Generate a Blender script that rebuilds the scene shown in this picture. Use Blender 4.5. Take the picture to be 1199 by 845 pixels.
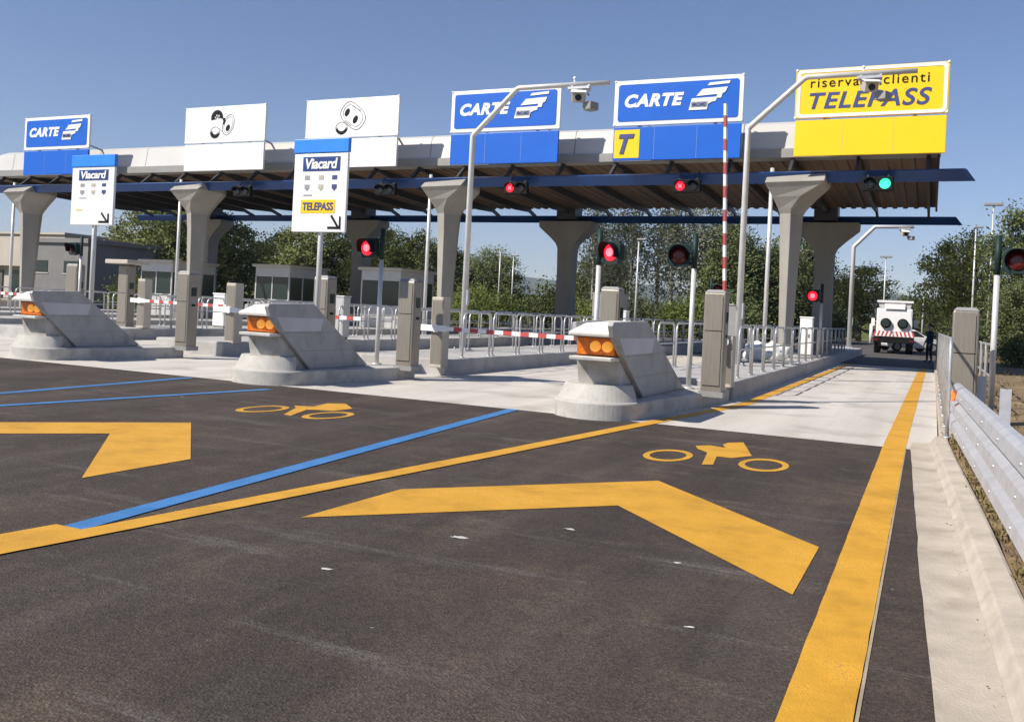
import bpy, bmesh, math, random
from mathutils import Vector, Matrix, Quaternion, noise as mnoise

# ------------------------------------------------------------------ camera, sky, sun, exposure
for o in list(bpy.data.objects): bpy.data.objects.remove(o)
S = bpy.context.scene
C = S.collection
R = math.radians
cam_d = bpy.data.cameras.new('camera'); cam = bpy.data.objects.new('camera', cam_d); C.objects.link(cam)
S.camera = cam
cam_d.sensor_width = 36.0; cam_d.lens = 31.95; cam_d.clip_start = 0.05; cam_d.clip_end = 20000
cam_d.shift_y = -0.0505
YAW, ROLL = R(24.8), R(2.86)
fw = Vector((-math.sin(YAW), math.cos(YAW), 0)); rt = Vector((math.cos(YAW), math.sin(YAW), 0)); up = Vector((0, 0, 1))
r2 = rt * math.cos(ROLL) - up * -math.sin(ROLL); u2 = up * math.cos(ROLL) - rt * math.sin(ROLL)
cam.matrix_world = Matrix(((r2.x, u2.x, -fw.x, 0), (r2.y, u2.y, -fw.y, 0), (r2.z, u2.z, -fw.z, 1.5), (0, 0, 0, 1)))

SUN_EL, SUN_AZ = R(42), R(40)          # light travels towards (+sin az, +cos az)
W = bpy.data.worlds.new('World'); S.world = W; W.use_nodes = True
wn = W.node_tree.nodes; wl = W.node_tree.links
sky = wn.new('ShaderNodeTexSky'); sky.sky_type = 'NISHITA'; sky.sun_disc = False
sky.sun_elevation = SUN_EL; sky.sun_rotation = math.pi + SUN_AZ
sky.altitude = 0; sky.air_density = 1.0; sky.dust_density = .15; sky.ozone_density = 4.2
wn['Background'].inputs[1].default_value = 0.07
wb = wn.new('ShaderNodeMix'); wb.data_type = 'RGBA'; wb.blend_type = 'MULTIPLY'; wb.inputs['Factor'].default_value = 1; wb.inputs['B'].default_value = (.98, .945, 1.06, 1)
wl.new(sky.outputs[0], wb.inputs['A']); wl.new(wb.outputs['Result'], wn['Background'].inputs[0])
sun_d = bpy.data.lights.new('sun', 'SUN'); sun = bpy.data.objects.new('sun', sun_d); C.objects.link(sun)
sun_d.energy = 4.3; sun_d.angle = R(0.5); sun_d.color = (1.0, 0.925, 0.82)
sdir = Vector((math.sin(SUN_AZ) * math.cos(SUN_EL), math.cos(SUN_AZ) * math.cos(SUN_EL), -math.sin(SUN_EL)))
sun.rotation_euler = sdir.to_track_quat('-Z', 'Y').to_euler(); sun.location = (-30, -30, 40)
S.view_settings.view_transform = 'Standard'; S.view_settings.look = 'None'
S.view_settings.exposure = 0.58; S.view_settings.gamma = 1.0; S.view_settings.use_curve_mapping = False
S.render.engine = 'CYCLES'
S.render.resolution_x = 1024; S.render.resolution_y = 721
random.seed(7)
HAZE = 1.0e-4

# ------------------------------------------------------------------ materials
def mat(name, col, rough=.6, metal=0., var=.12, scale=3., col2=None, bump=0., bscale=60., emit=None, spec=None, stretch=None, dirt=None):
    """Principled material whose colour wanders a little (large noise x fine noise)."""
    m = bpy.data.materials.new(name); m.use_nodes = True
    n, l = m.node_tree.nodes, m.node_tree.links
    b = n['Principled BSDF']
    tc = n.new('ShaderNodeTexCoord')
    vec = tc.outputs['Object']
    if stretch:
        mp = n.new('ShaderNodeMapping'); mp.inputs['Scale'].default_value = stretch; l.new(vec, mp.inputs['Vector']); vec = mp.outputs[0]
    nz = n.new('ShaderNodeTexNoise'); nz.inputs['Scale'].default_value = scale; nz.inputs['Detail'].default_value = 6
    nz.inputs['Roughness'].default_value = .62
    l.new(vec, nz.inputs['Vector'])
    mr = n.new('ShaderNodeMapRange'); mr.inputs['From Min'].default_value = .3; mr.inputs['From Max'].default_value = .7
    l.new(nz.outputs['Fac'], mr.inputs['Value'])
    mx = n.new('ShaderNodeMix'); mx.data_type = 'RGBA'
    c2 = col2 or tuple(c * (1 - var * 1.6) for c in col)
    c1 = tuple(min(1, c * (1 + var * .6)) for c in col) if not col2 else col
    mx.inputs['A'].default_value = (*c2, 1); mx.inputs['B'].default_value = (*c1, 1)
    l.new(mr.outputs[0], mx.inputs['Factor'])
    out = mx.outputs['Result']
    if dirt:     # streaky grime of its own shape
        n3 = n.new('ShaderNodeTexNoise'); n3.inputs['Scale'].default_value = dirt[1]; n3.inputs['Detail'].default_value = 8
        l.new(tc.outputs['Object'], n3.inputs['Vector'])
        r3 = n.new('ShaderNodeMapRange'); r3.inputs['From Min'].default_value = .52; r3.inputs['From Max'].default_value = .72
        r3.inputs['To Max'].default_value = dirt[2]
        l.new(n3.outputs['Fac'], r3.inputs['Value'])
        m3 = n.new('ShaderNodeMix'); m3.data_type = 'RGBA'; m3.inputs['B'].default_value = (*dirt[0], 1)
        l.new(r3.outputs[0], m3.inputs['Factor']); l.new(out, m3.inputs['A']); out = m3.outputs['Result']
    l.new(out, b.inputs['Base Color'])
    b.inputs['Roughness'].default_value = rough; b.inputs['Metallic'].default_value = metal
    if spec is not None: b.inputs['Specular IOR Level'].default_value = spec
    if bump:
        n2 = n.new('ShaderNodeTexNoise'); n2.inputs['Scale'].default_value = bscale; n2.inputs['Detail'].default_value = 4
        l.new(tc.outputs['Object'], n2.inputs['Vector'])
        bp = n.new('ShaderNodeBump'); bp.inputs['Strength'].default_value = bump; bp.inputs['Distance'].default_value = .02
        l.new(n2.outputs['Fac'], bp.inputs['Height']); l.new(bp.outputs[0], b.inputs['Normal'])
    if emit:
        b.inputs['Emission Color'].default_value = (*emit[0], 1); b.inputs['Emission Strength'].default_value = emit[1]
    return m

def asphalt_mat(name, base=(.050, .0400, .0335)):
    m = bpy.data.materials.new(name); m.use_nodes = True
    n, l = m.node_tree.nodes, m.node_tree.links; b = n['Principled BSDF']
    tc = n.new('ShaderNodeTexCoord'); v = tc.outputs['Object']
    def nz(sc, det, st=None, ro=.6):
        t = n.new('ShaderNodeTexNoise'); t.inputs['Scale'].default_value = sc; t.inputs['Detail'].default_value = det; t.inputs['Roughness'].default_value = ro
        if st:
            mp = n.new('ShaderNodeMapping'); mp.inputs['Scale'].default_value = st; l.new(v, mp.inputs[0]); l.new(mp.outputs[0], t.inputs['Vector'])
        else: l.new(v, t.inputs['Vector'])
        return t.outputs['Fac']
    def rng(x, a, c, lo, hi):
        t = n.new('ShaderNodeMapRange'); t.inputs[1].default_value = a; t.inputs[2].default_value = c; t.inputs[3].default_value = lo; t.inputs[4].default_value = hi
        l.new(x, t.inputs[0]); return t.outputs[0]
    def mul(a, c):
        t = n.new('ShaderNodeMath'); t.operation = 'MULTIPLY'; l.new(a, t.inputs[0]); l.new(c, t.inputs[1]); return t.outputs[0]
    def mixc(f, A, Bc):
        t = n.new('ShaderNodeMix'); t.data_type = 'RGBA'; l.new(f, t.inputs['Factor'])
        if isinstance(A, tuple): t.inputs['A'].default_value = (*A, 1)
        else: l.new(A, t.inputs['A'])
        if isinstance(Bc, tuple): t.inputs['B'].default_value = (*Bc, 1)
        else: l.new(Bc, t.inputs['B'])
        return t.outputs['Result']
    vo = n.new('ShaderNodeTexVoronoi'); vo.inputs['Scale'].default_value = 85; l.new(v, vo.inputs['Vector'])
    grain = rng(nz(60, 6, None, .8), .3, .7, .6, 1.42)
    sep = n.new('ShaderNodeSeparateColor'); l.new(vo.outputs['Color'], sep.inputs[0])
    chips = rng(sep.outputs[0], .0, 1., .65, 1.35)
    big = rng(nz(.8, 8, None, .68), .34, .68, 0, 1)
    c = mixc(big, tuple(x * .72 for x in base), (base[0] * 1.4, base[1] * 1.3, base[2] * 1.2))
    # long dusty tyre lanes along the road
    lanes = rng(nz(1.3, 6, (1.0, .09, 1)), .48, .72, 0, .5)
    c = mixc(lanes, c, (.105, .089, .075))
    # paler dusty patches
    dust = rng(nz(1.5, 9, None, .74), .52, .74, 0, .62)
    c = mixc(dust, c, (.128, .100, .068))
    # scraped light streaks across
    st = rng(nz(1.9, 9, (.16, 1.5, 1), .74), .56, .76, 0, .36)
    c = mixc(st, c, (.26, .25, .24))
    # little white paint spatters
    sp = rng(nz(5.5, 2), .775, .79, 0, .75)
    c = mixc(sp, c, (.4, .39, .36))
    g = n.new('ShaderNodeVectorMath'); g.operation = 'SCALE'; l.new(c, g.inputs[0]); l.new(mul(grain, chips), g.inputs['Scale'])
    l.new(g.outputs[0], b.inputs['Base Color'])
    b.inputs['Roughness'].default_value = .82; b.inputs['Specular IOR Level'].default_value = .3
    bp = n.new('ShaderNodeBump'); bp.inputs['Strength'].default_value = .55; bp.inputs['Distance'].default_value = .008
    l.new(vo.outputs['Distance'], bp.inputs['Height']); l.new(bp.outputs[0], b.inputs['Normal'])
    return m

def paint_mat(name, col, wear=.62):
    """road paint: uneven, thin spots showing the asphalt's grain."""
    m = bpy.data.materials.new(name); m.use_nodes = True
    n, l = m.node_tree.nodes, m.node_tree.links; b = n['Principled BSDF']
    tc = n.new('ShaderNodeTexCoord'); v = tc.outputs['Object']
    a = n.new('ShaderNodeTexNoise'); a.inputs['Scale'].default_value = 2.2; a.inputs['Detail'].default_value = 8; a.inputs['Roughness'].default_value = .7; l.new(v, a.inputs['Vector'])
    f = n.new('ShaderNodeTexNoise'); f.inputs['Scale'].default_value = 95; f.inputs['Detail'].default_value = 3; l.new(v, f.inputs['Vector'])
    ad = n.new('ShaderNodeMath'); ad.operation = 'MULTIPLY'; l.new(a.outputs['Fac'], ad.inputs[0]); l.new(f.outputs['Fac'], ad.inputs[1])
    mr = n.new('ShaderNodeMapRange'); mr.inputs[1].default_value = .29; mr.inputs[2].default_value = .46; mr.inputs[3].default_value = 0; mr.inputs[4].default_value = wear
    l.new(ad.outputs[0], mr.inputs[0])
    mx = n.new('ShaderNodeMix'); mx.data_type = 'RGBA'; mx.inputs['A'].default_value = (*col, 1); mx.inputs['B'].default_value = (.1, .085, .07, 1); l.new(mr.outputs[0], mx.inputs['Factor'])
    m2 = n.new('ShaderNodeMapRange'); m2.inputs[1].default_value = .35; m2.inputs[2].default_value = .65; m2.inputs[3].default_value = .74; m2.inputs[4].default_value = 1.12; l.new(a.outputs['Fac'], m2.inputs[0])
    sc = n.new('ShaderNodeVectorMath'); sc.operation = 'SCALE'; l.new(mx.outputs['Result'], sc.inputs[0]); l.new(m2.outputs[0], sc.inputs['Scale'])
    l.new(sc.outputs[0], b.inputs['Base Color']); b.inputs['Roughness'].default_value = .62
    vo = n.new('ShaderNodeTexVoronoi'); vo.inputs['Scale'].default_value = 85; l.new(v, vo.inputs['Vector'])
    bp = n.new('ShaderNodeBump'); bp.inputs['Strength'].default_value = .3; bp.inputs['Distance'].default_value = .006
    l.new(vo.outputs['Distance'], bp.inputs['Height']); l.new(bp.outputs[0], b.inputs['Normal'])
    return m

def leaf_mat(name, dark, light, dry=None):
    m = bpy.data.materials.new(name); m.use_nodes = True
    n, l = m.node_tree.nodes, m.node_tree.links; b = n['Principled BSDF']
    g = n.new('ShaderNodeNewGeometry'); tc = n.new('ShaderNodeTexCoord'); oi = n.new('ShaderNodeObjectInfo')
    nz = n.new('ShaderNodeTexNoise'); nz.inputs['Scale'].default_value = .6; nz.inputs['Detail'].default_value = 4; l.new(tc.outputs['Object'], nz.inputs['Vector'])
    ad = n.new('ShaderNodeMath'); ad.operation = 'ADD'; l.new(nz.outputs['Fac'], ad.inputs[0])
    m1 = n.new('ShaderNodeMath'); m1.operation = 'MULTIPLY_ADD'; l.new(g.outputs['Random Per Island'], m1.inputs[0]); m1.inputs[1].default_value = .6; m1.inputs[2].default_value = -.3
    l.new(m1.outputs[0], ad.inputs[1])
    a2 = n.new('ShaderNodeMath'); a2.operation = 'MULTIPLY_ADD'; l.new(oi.outputs['Random'], a2.inputs[0]); a2.inputs[1].default_value = .3; l.new(ad.outputs[0], a2.inputs[2])
    cr = n.new('ShaderNodeValToRGB'); cr.color_ramp.elements[0].position = .3; cr.color_ramp.elements[0].color = (*dark, 1)
    cr.color_ramp.elements[1].position = .95; cr.color_ramp.elements[1].color = (*light, 1)
    l.new(a2.outputs[0], cr.inputs[0]); l.new(cr.outputs[0], b.inputs['Base Color'])
    b.inputs['Roughness'].default_value = .6; b.inputs['Specular IOR Level'].default_value = .25
    tr = n.new('ShaderNodeBsdfTranslucent'); l.new(cr.outputs[0], tr.inputs[0])
    ms = n.new('ShaderNodeMixShader'); ms.inputs[0].default_value = .22
    l.new(b.outputs[0], ms.inputs[1]); l.new(tr.outputs[0], ms.inputs[2]); l.new(ms.outputs[0], n['Material Output'].inputs[0])
    return m

M = {}
M['asphalt'] = asphalt_mat('asphalt')
M['road_far'] = asphalt_mat('road far', (.085, .083, .082))
M['concrete_road'] = mat('lane concrete', (.60, .565, .51), .85, scale=1.3, col2=(.44, .41, .365), stretch=(1.1, .07, 1), bump=.25, bscale=45, dirt=((.27, .25, .22), 1.0, .6))
M['kerb'] = mat('kerb concrete', (.46, .405, .335), .88, var=.16, scale=2.5, bump=.3, bscale=70, dirt=((.25, .21, .16), 3.0, .6))
M['gutter'] = mat('gutter concrete', (.44, .385, .315), .9, var=.16, scale=2.2, bump=.35, bscale=70, dirt=((.24, .19, .14), 2.3, .55))
M['island'] = mat('island concrete', (.42, .41, .395), .85, var=.12, scale=1.6, bump=.2, bscale=50, dirt=((.25, .24, .22), 2.2, .5))
M['nose'] = mat('nose concrete', (.48, .465, .43), .85, var=.14, scale=2.4, bump=.22, bscale=50, dirt=((.24, .22, .19), 3.0, .7))
M['nose_white'] = mat('white coping', (.66, .65, .61), .7, var=.07, scale=3, dirt=((.4, .37, .33), 4, .4))
M['nose_panel'] = mat('grey side plate', (.36, .36, .355), .6, var=.08, scale=2, dirt=((.22, .215, .2), 2.6, .65))
M['plate'] = mat('pale label plate', (.50, .50, .53), .5, var=.05)
M['column'] = mat('column concrete', (.315, .30, .27), .85, var=.10, scale=1.2, bump=.2, bscale=30, dirt=((.26, .235, .2), 1.1, .5), stretch=(1, 1, .3))
M['fascia'] = mat('pale metal fascia', (.54, .535, .515), .45, .1, var=.05, scale=.6, dirt=((.5, .49, .46), .8, .5))
M['trim'] = mat('grey roof trim', (.30, .295, .28), .5, .2, var=.08)
M['ceiling'] = mat('brown ceiling sheet', (.17, .105, .06), .6, var=.25, scale=.5, stretch=(1.5, .3, 1))
M['beam'] = mat('dark steel beam', (.055, .055, .06), .5, .3, var=.15)
M['fin'] = mat('dark blue blade', (.013, .055, .19), .35, .15, var=.12, scale=.8)
M['galv'] = mat('galvanised steel', (.56, .57, .58), .42, .65, var=.14, scale=9, dirt=((.36, .36, .36), 5, .4))
M['galv_rail'] = mat('galvanised guardrail', (.60, .61, .635), .48, .45, var=.12, scale=6, dirt=((.42, .42, .43), 3.0, .5))
M['pole'] = mat('light grey painted pole', (.60, .60, .585), .4, .25, var=.06, scale=4)
M['steel'] = mat('brushed stainless steel', (.27, .245, .205), .42, .35, var=.1, scale=5, stretch=(6, 6, .5))
M['tan'] = mat('beige cabinet paint', (.47, .425, .355), .55, var=.07, scale=4, dirt=((.3, .27, .23), 4, .4))
M['cabgrey'] = mat('grey cabinet', (.27, .27, .265), .5, .1, var=.08, scale=3)
M['white'] = mat('white paint', (.78, .78, .77), .4, var=.04, scale=2, dirt=((.6, .59, .56), 2.2, .3))
M['signwhite'] = mat('sign white', (.80, .80, .795), .4, var=.03, scale=1.2)
M['signblue'] = mat('sign blue', (.005, .11, .54), .38, var=.06, scale=.8)
M['signblue_light'] = mat('header blue', (.03, .24, .82), .38, var=.05)
M['signnavy'] = mat('sign navy', (.02, .05, .20), .4, var=.06)
M['signyellow'] = mat('sign yellow', (.86, .575, .004), .4, var=.03, scale=1)
M['signback'] = mat('grey sign back', (.33, .33, .34), .5, .4)
M['letterblue'] = mat('letter blue', (.045, .06, .20), .5)
M['black'] = mat('matt black', (.008, .008, .009), .7, spec=.2)
M['darkgreen'] = mat('dark green signal housing', (.010, .030, .028), .55, spec=.3)
M['rubber'] = mat('rubber', (.018, .018, .019), .85)
M['glass'] = mat('dark glass', (.02, .035, .035), .08, spec=.35)
M['red'] = mat('red paint', (.48, .075, .07), .45, var=.08)
M['redoff'] = mat('unlit red lens', (.10, .008, .008), .25)
M['redlit'] = mat('lit red lens', (.6, .01, .02), .3, emit=((1, .02, .05), .8))
M['redcore'] = mat('lit red lens core', (.8, .1, .12), .3, emit=((1, .2, .26), 1.1))
M['greenlit'] = mat('lit green lens', (.05, .6, .4), .3, emit=((.06, 1, .5), .9))
M['lensoff'] = mat('unlit lens', (.02, .022, .022), .2)
M['amber'] = mat('amber lamp plastic', (.62, .15, .008), .3, var=.3, scale=14, emit=((1, .26, .01), .03))
M['amberlens'] = mat('amber lens', (.85, .36, .06), .25, emit=((1, .42, .06), .35))
M['orange'] = mat('orange reflector', (.9, .17, .03), .35, emit=((1, .16, .02), .2))
M['yellowpaint'] = paint_mat('yellow road paint', (.63, .325, .022))
M['bluepaint'] = paint_mat('blue road paint', (.05, .20, .47))
M['whitepaint'] = paint_mat('white road paint', (.40, .33, .23), .8)
M['stain'] = paint_mat('white paint splash', (.62, .61, .58), .3)
M['dirt'] = mat('dry verge soil', (.24, .165, .085), .95, var=.3, scale=5, col2=(.13, .09, .05), bump=.7, bscale=22, dirt=((.34, .27, .14), 1.5, .7))
M['terrain'] = mat('dry grass field', (.20, .17, .065), .95, scale=.25, col2=(.085, .10, .03), bump=.4, bscale=4, dirt=((.28, .22, .12), .12, .6))
M['hill'] = mat('wooded hillside', (.06, .085, .045), .95, scale=.006, col2=(.035, .055, .03))
M['building'] = mat('grey rendered wall', (.19, .185, .18), .85, var=.1, scale=.8)
M['building_pale'] = mat('pale rendered wall', (.46, .41, .36), .85, var=.08, scale=.5)
M['booth'] = mat('booth grey panel', (.45, .45, .44), .5, .1, var=.06)
M['bark'] = mat('bark', (.13, .10, .075), .9, var=.25, scale=6, bump=.5, bscale=18)
M['barkpale'] = mat('pale bark', (.30, .28, .24), .9, var=.3, scale=5)
M['leaf1'] = leaf_mat('broadleaf', (.030, .047, .016), (.22, .245, .078))
M['leaf2'] = leaf_mat('dark leaf', (.022, .036, .016), (.155, .18, .066))
M['leaf3'] = leaf_mat('grey green leaf', (.11, .125, .078), (.27, .28, .19))
M['leaf4'] = leaf_mat('bright shrub leaf', (.05, .08, .016), (.17, .20, .045))
M['grass'] = leaf_mat('dry grass blade', (.10, .085, .03), (.28, .22, .09))
M['cloth'] = mat('navy cloth', (.012, .018, .055), .85, var=.2, scale=12)
M['trousers'] = mat('dark trousers', (.012, .012, .018), .85, var=.2, scale=12)
M['skin'] = mat('skin', (.42, .24, .16), .55)
M['hair'] = mat('dark hair', (.018, .013, .01), .7)
M['sack'] = mat('white plastic sack', (.72, .72, .70), .5, var=.06, bump=.5, bscale=9)
M['carpaint'] = mat('white car paint', (.78, .78, .78), .22, var=.02)

# ------------------------------------------------------------------ mesh helpers
class MB:
    def __init__(s): s.bm = bmesh.new(); s.mi = 0
    def _f(s, vs, smooth=False):
        try: f = s.bm.faces.new(vs)
        except ValueError: return None
        f.material_index = s.mi; f.smooth = smooth; return f
    def box(s, x0, x1, y0, y1, z0, z1):
        v = [s.bm.verts.new(p) for p in ((x0, y0, z0), (x1, y0, z0), (x1, y1, z0), (x0, y1, z0), (x0, y0, z1), (x1, y0, z1), (x1, y1, z1), (x0, y1, z1))]
        for q in ((3, 2, 1, 0), (4, 5, 6, 7), (0, 1, 5, 4), (1, 2, 6, 5), (2, 3, 7, 6), (3, 0, 4, 7)): s._f([v[i] for i in q])
        return s
    def bar(s, a, b, w, h):
        """rectangular bar from a to b"""
        a, b = Vector(a), Vector(b); d = (b - a).normalized(); u = Vector((0, 0, 1)) if abs(d.z) < .95 else Vector((0, 1, 0))
        x = d.cross(u).normalized(); y = x.cross(d).normalized()
        r = [[s.bm.verts.new(p + x * (w / 2 * i) + y * (h / 2 * j)) for i, j in ((-1, -1), (1, -1), (1, 1), (-1, 1))] for p in (a, b)]
        for i in range(4): s._f([r[0][i], r[0][(i + 1) % 4], r[1][(i + 1) % 4], r[1][i]])
        s._f(r[0][::-1]); s._f(r[1]); return s
    def prism(s, poly, axis, a0, a1):
        """2-D polygon pushed along an axis: axis 'x' -> poly is (y,z); 'y' -> (x,z); 'z' -> (x,y)"""
        f = {'x': lambda p, a: (a, p[0], p[1]), 'y': lambda p, a: (p[0], a, p[1]), 'z': lambda p, a: (p[0], p[1], a)}[axis]
        A = [s.bm.verts.new(f(p, a0)) for p in poly]; B = [s.bm.verts.new(f(p, a1)) for p in poly]
        n = len(poly)
        for i in range(n): s._f([A[i], A[(i + 1) % n], B[(i + 1) % n], B[i]])
        s._f(A[::-1]); s._f(B); return s
    def loft(s, rings, cap=True, smooth=False):
        vs = [[s.bm.verts.new(p) for p in r] for r in rings]; n = len(rings[0])
        for a, b in zip(vs, vs[1:]):
            for i in range(n): s._f([a[i], a[(i + 1) % n], b[(i + 1) % n], b[i]], smooth)
        if cap: s._f(vs[0][::-1]); s._f(vs[-1])
        return s
    def tube(s, pts, r, seg=10, cap=True):
        pts = [Vector(p) for p in pts]; rings = []
        rr = r if isinstance(r, (list, tuple)) else [r] * len(pts)
        prev = None
        for i, p in enumerate(pts):
            d = ((pts[i + 1] - p) if i == 0 else (p - pts[i - 1]) if i == len(pts) - 1 else (pts[i + 1] - p).normalized() + (p - pts[i - 1]).normalized()).normalized()
            if prev is None:
                u = Vector((0, 0, 1)) if abs(d.z) < .9 else Vector((1, 0, 0)); x = d.cross(u).normalized()
            else: x = (prev - d * prev.dot(d)).normalized()
            prev = x; y = d.cross(x)
            rings.append([p + (x * math.cos(t) + y * math.sin(t)) * rr[i] for t in [2 * math.pi * k / seg for k in range(seg)]])
        return s.loft(rings, cap, True)
    def disc(s, c, n, r, th, seg=18):
        c, n = Vector(c), Vector(n).normalized(); return s.tube([c - n * th / 2, c + n * th / 2], r, seg)
    def sheet(s, poly, z):
        s._f([s.bm.verts.new((p[0], p[1], z)) for p in poly]); return s
    def ball(s, c, r, sub=2, sc=(1, 1, 1)):
        g = bmesh.ops.create_icosphere(s.bm, subdivisions=sub, radius=1)
        for v in g['verts']: v.co = Vector((v.co.x * r * sc[0], v.co.y * r * sc[1], v.co.z * r * sc[2])) + Vector(c)
        for f in {f for v in g['verts'] for f in v.link_faces}: f.smooth = True; f.material_index = s.mi
        return s
    def add_mesh(s, me, mtx):
        k = len(s.bm.verts); s.bm.from_mesh(me); s.bm.verts.ensure_lookup_table()
        for v in s.bm.verts[k:]: v.co = mtx @ v.co
        return s
    def build(s, name, mats, parent=None, loc=(0, 0, 0), bevel=0., rotz=0., fix=True):
        if fix: bmesh.ops.recalc_face_normals(s.bm, faces=s.bm.faces[:])
        me = bpy.data.meshes.new(name); s.bm.to_mesh(me); s.bm.free()
        for m in (mats if isinstance(mats, (list, tuple)) else [mats]): me.materials.append(M[m] if isinstance(m, str) else m)
        o = bpy.data.objects.new(name, me); C.objects.link(o); o.location = loc; o.rotation_euler.z = rotz
        if parent: o.parent = parent
        if bevel:
            md = o.modifiers.new('bevel', 'BEVEL'); md.width = bevel; md.segments = 2; md.limit_method = 'ANGLE'; md.angle_limit = R(40)
        return o

def tag(o, label=None, cat=None, group=None, kind=None):
    if label: o['label'] = label
    if cat: o['category'] = cat
    if group: o['group'] = group
    if kind: o['kind'] = kind
    return o
def thing(name, label, cat, loc=(0, 0, 0), rotz=0., group=None):
    o = bpy.data.objects.new(name, None); C.objects.link(o); o.location = loc; o.rotation_euler.z = rotz
    o.empty_display_size = .3
    return tag(o, label, cat, group)
KIDS = {}
def kids(o): return [c for c in C.objects if c.parent == o]
def dup(o, loc=None, rotz=None, label=None, parent=None, group=None):
    c = o.copy(); C.objects.link(c); c.parent = parent
    if loc is not None: c.location = loc
    if rotz is not None: c.rotation_euler.z = rotz
    if label: c['label'] = label
    if group: c['group'] = group
    for k in kids(o): dup(k, parent=c)
    return c

_txt = {}
def text_bm(mb, s, x0, x1, z0, z1, y, th=.012, shear=0., bold=.0, spacing=1.0, wscale=None):
    """letters standing in the x-z plane, facing -y, fitted to the rectangle; appended to mb"""
    key = (s, shear, bold, spacing)
    if key not in _txt:
        cu = bpy.data.curves.new('t', 'FONT'); cu.body = s; cu.shear = shear; cu.offset = bold; cu.extrude = .5; cu.space_character = spacing
        o = bpy.data.objects.new('t', cu); C.objects.link(o); bpy.context.view_layer.update()
        me = bpy.data.meshes.new_from_object(o.evaluated_get(bpy.context.evaluated_depsgraph_get()))
        bpy.data.objects.remove(o); _txt[key] = me
    me = _txt[key]
    xs = [v.co.x for v in me.vertices]; ys = [v.co.y for v in me.vertices]
    sx = (x1 - x0) / (max(xs) - min(xs)); sz = (z1 - z0) / (max(ys) - min(ys))
    mtx = Matrix(((sx, 0, 0, x0 - min(xs) * sx), (0, 0, -th, y - th * .5), (0, sz, 0, z0 - min(ys) * sz), (0, 0, 0, 1)))
    k = len(mb.bm.faces); mb.add_mesh(me, mtx); mb.bm.faces.ensure_lookup_table()
    for f in mb.bm.faces[k:]: f.material_index = mb.mi
    return mb

# ------------------------------------------------------------------ ground and roads
def structure(mb, name, m, label=None, cat=None, **kw):
    o = mb.build(name, m, **kw); tag(o, label, cat, kind='structure'); return o
# terrain: one big sheet
t = MB()
N = 48
xs = [-5200 + 10400 * i / N for i in range(N + 1)]
t.sheet([(-6000, -3000), (6000, -3000), (6000, 7000), (-6000, 7000)], -.06)
structure(t, 'ground', 'terrain', 'flat dry grass field around the toll plaza', 'ground', fix=False)
t = MB(); t.sheet([(-75, -12), (.35, -12), (.30, 0), (.09, 3.9), (.03, 5.7), (-.16, 12.4), (-75, 12.4)], 0)
structure(t, 'asphalt_road', 'asphalt', 'dark new asphalt of the toll plaza approach', 'road', fix=False)
t = MB(); t.sheet([(-75, 12.4), (.14, 12.4), (.2, 38.2), (-75, 38.2)], .004)
structure(t, 'concrete_road', 'concrete_road', 'pale concrete slab lanes between the toll islands', 'road', fix=False)
t = MB(); t.sheet([(-75, 38.2), (.2, 38.2), (.2, 47), (1.2, 60), (-1.5, 97), (-9, 100), (-75, 88)], -.004)
structure(t, 'exit_road', 'road_far', 'grey asphalt road beyond the toll canopy', 'road', fix=False)

# slab joints (saw cuts) in the concrete lanes
t = MB()
for yy in (18.0, 23.6, 29.2, 34.8):
    t.sheet([(-.7, yy), (-.7, yy + .02), (-2.7, yy + .02), (-2.7, yy)], .008)
    for i in range(1, 5): t.sheet([(-3.4 - 6.15 * i + 6.0 - 2.2 + .0, yy), (-3.4 - 6.15 * i + 3.8, yy + .02), (-3.4 - 6.15 * i + .2, yy + .02), (-3.4 - 6.15 * i + .2, yy)], .008)
structure(t, 'slab_joint', 'cabgrey', 'thin saw cut joints across the concrete lanes', 'road joint', fix=True)

# gutter and kerb on the right
def lerp(a, b, u): return a + (b - a) * u
sec = [(-3, .42, .66, .82), (0, .30, .50, .72), (3.9, .08, .365, .58), (5.6, .02, .315, .50), (8., -.05, .23, .43), (11., -.13, .12, .31), (12.5, -.17, .06, .26), (13.2, -.17, .06, .25)]
g = MB(); k = MB()
for a, b in zip(sec, sec[1:]):
    n = max(1, int((b[0] - a[0]) / .4))
    for i in range(n):
        for q in (0,):
            A = [lerp(a[j], b[j], i / n) for j in range(4)]; B = [lerp(a[j], b[j], (i + 1) / n) for j in range(4)]
            w = lambda Y: .018 * mnoise.noise(Vector((Y * 1.7, 3.1, 0)))
            def pr(v): return [(v[1] + w(v[0]), .006), (v[2] - .05, .012), (v[2] - .012, .026)]
            def pk(v): return [(v[2] - .012, .027), (v[2] + .012, .05), (v[2] + .035, .095), (v[2] + .05, .108), (v[3] - .02, .122), (v[3], .115), (v[3] + .0, -.05)]
            for mb, f in ((g, pr), (k, pk)):
                pa, pb = f(A), f(B)
                for p0, p1, p2, p3 in zip(pa, pa[1:], pb[1:], pb):
                    mb._f([mb.bm.verts.new((p0[0], A[0], p0[1])), mb.bm.verts.new((p1[0], A[0], p1[1])), mb.bm.verts.new((p2[0], B[0], p2[1])), mb.bm.verts.new((p3[0], B[0], p3[1]))], mb is g)
for mb in (g, k): bmesh.ops.remove_doubles(mb.bm, verts=mb.bm.verts[:], dist=.0008)
structure(g, 'gutter', 'gutter', 'sandy concrete gutter strip beside the asphalt', 'gutter')
structure(k, 'kerb', 'kerb', 'pale rounded concrete kerb in front of the guardrail', 'kerb')
# low kerb wall carrying the right-hand fence beside the lane
t = MB(); t.box(.16, .55, 13.2, 46, -.05, .12)
structure(t, 'pavement', 'kerb', 'low concrete kerb under the right-hand fence', 'kerb', bevel=.02)

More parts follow.
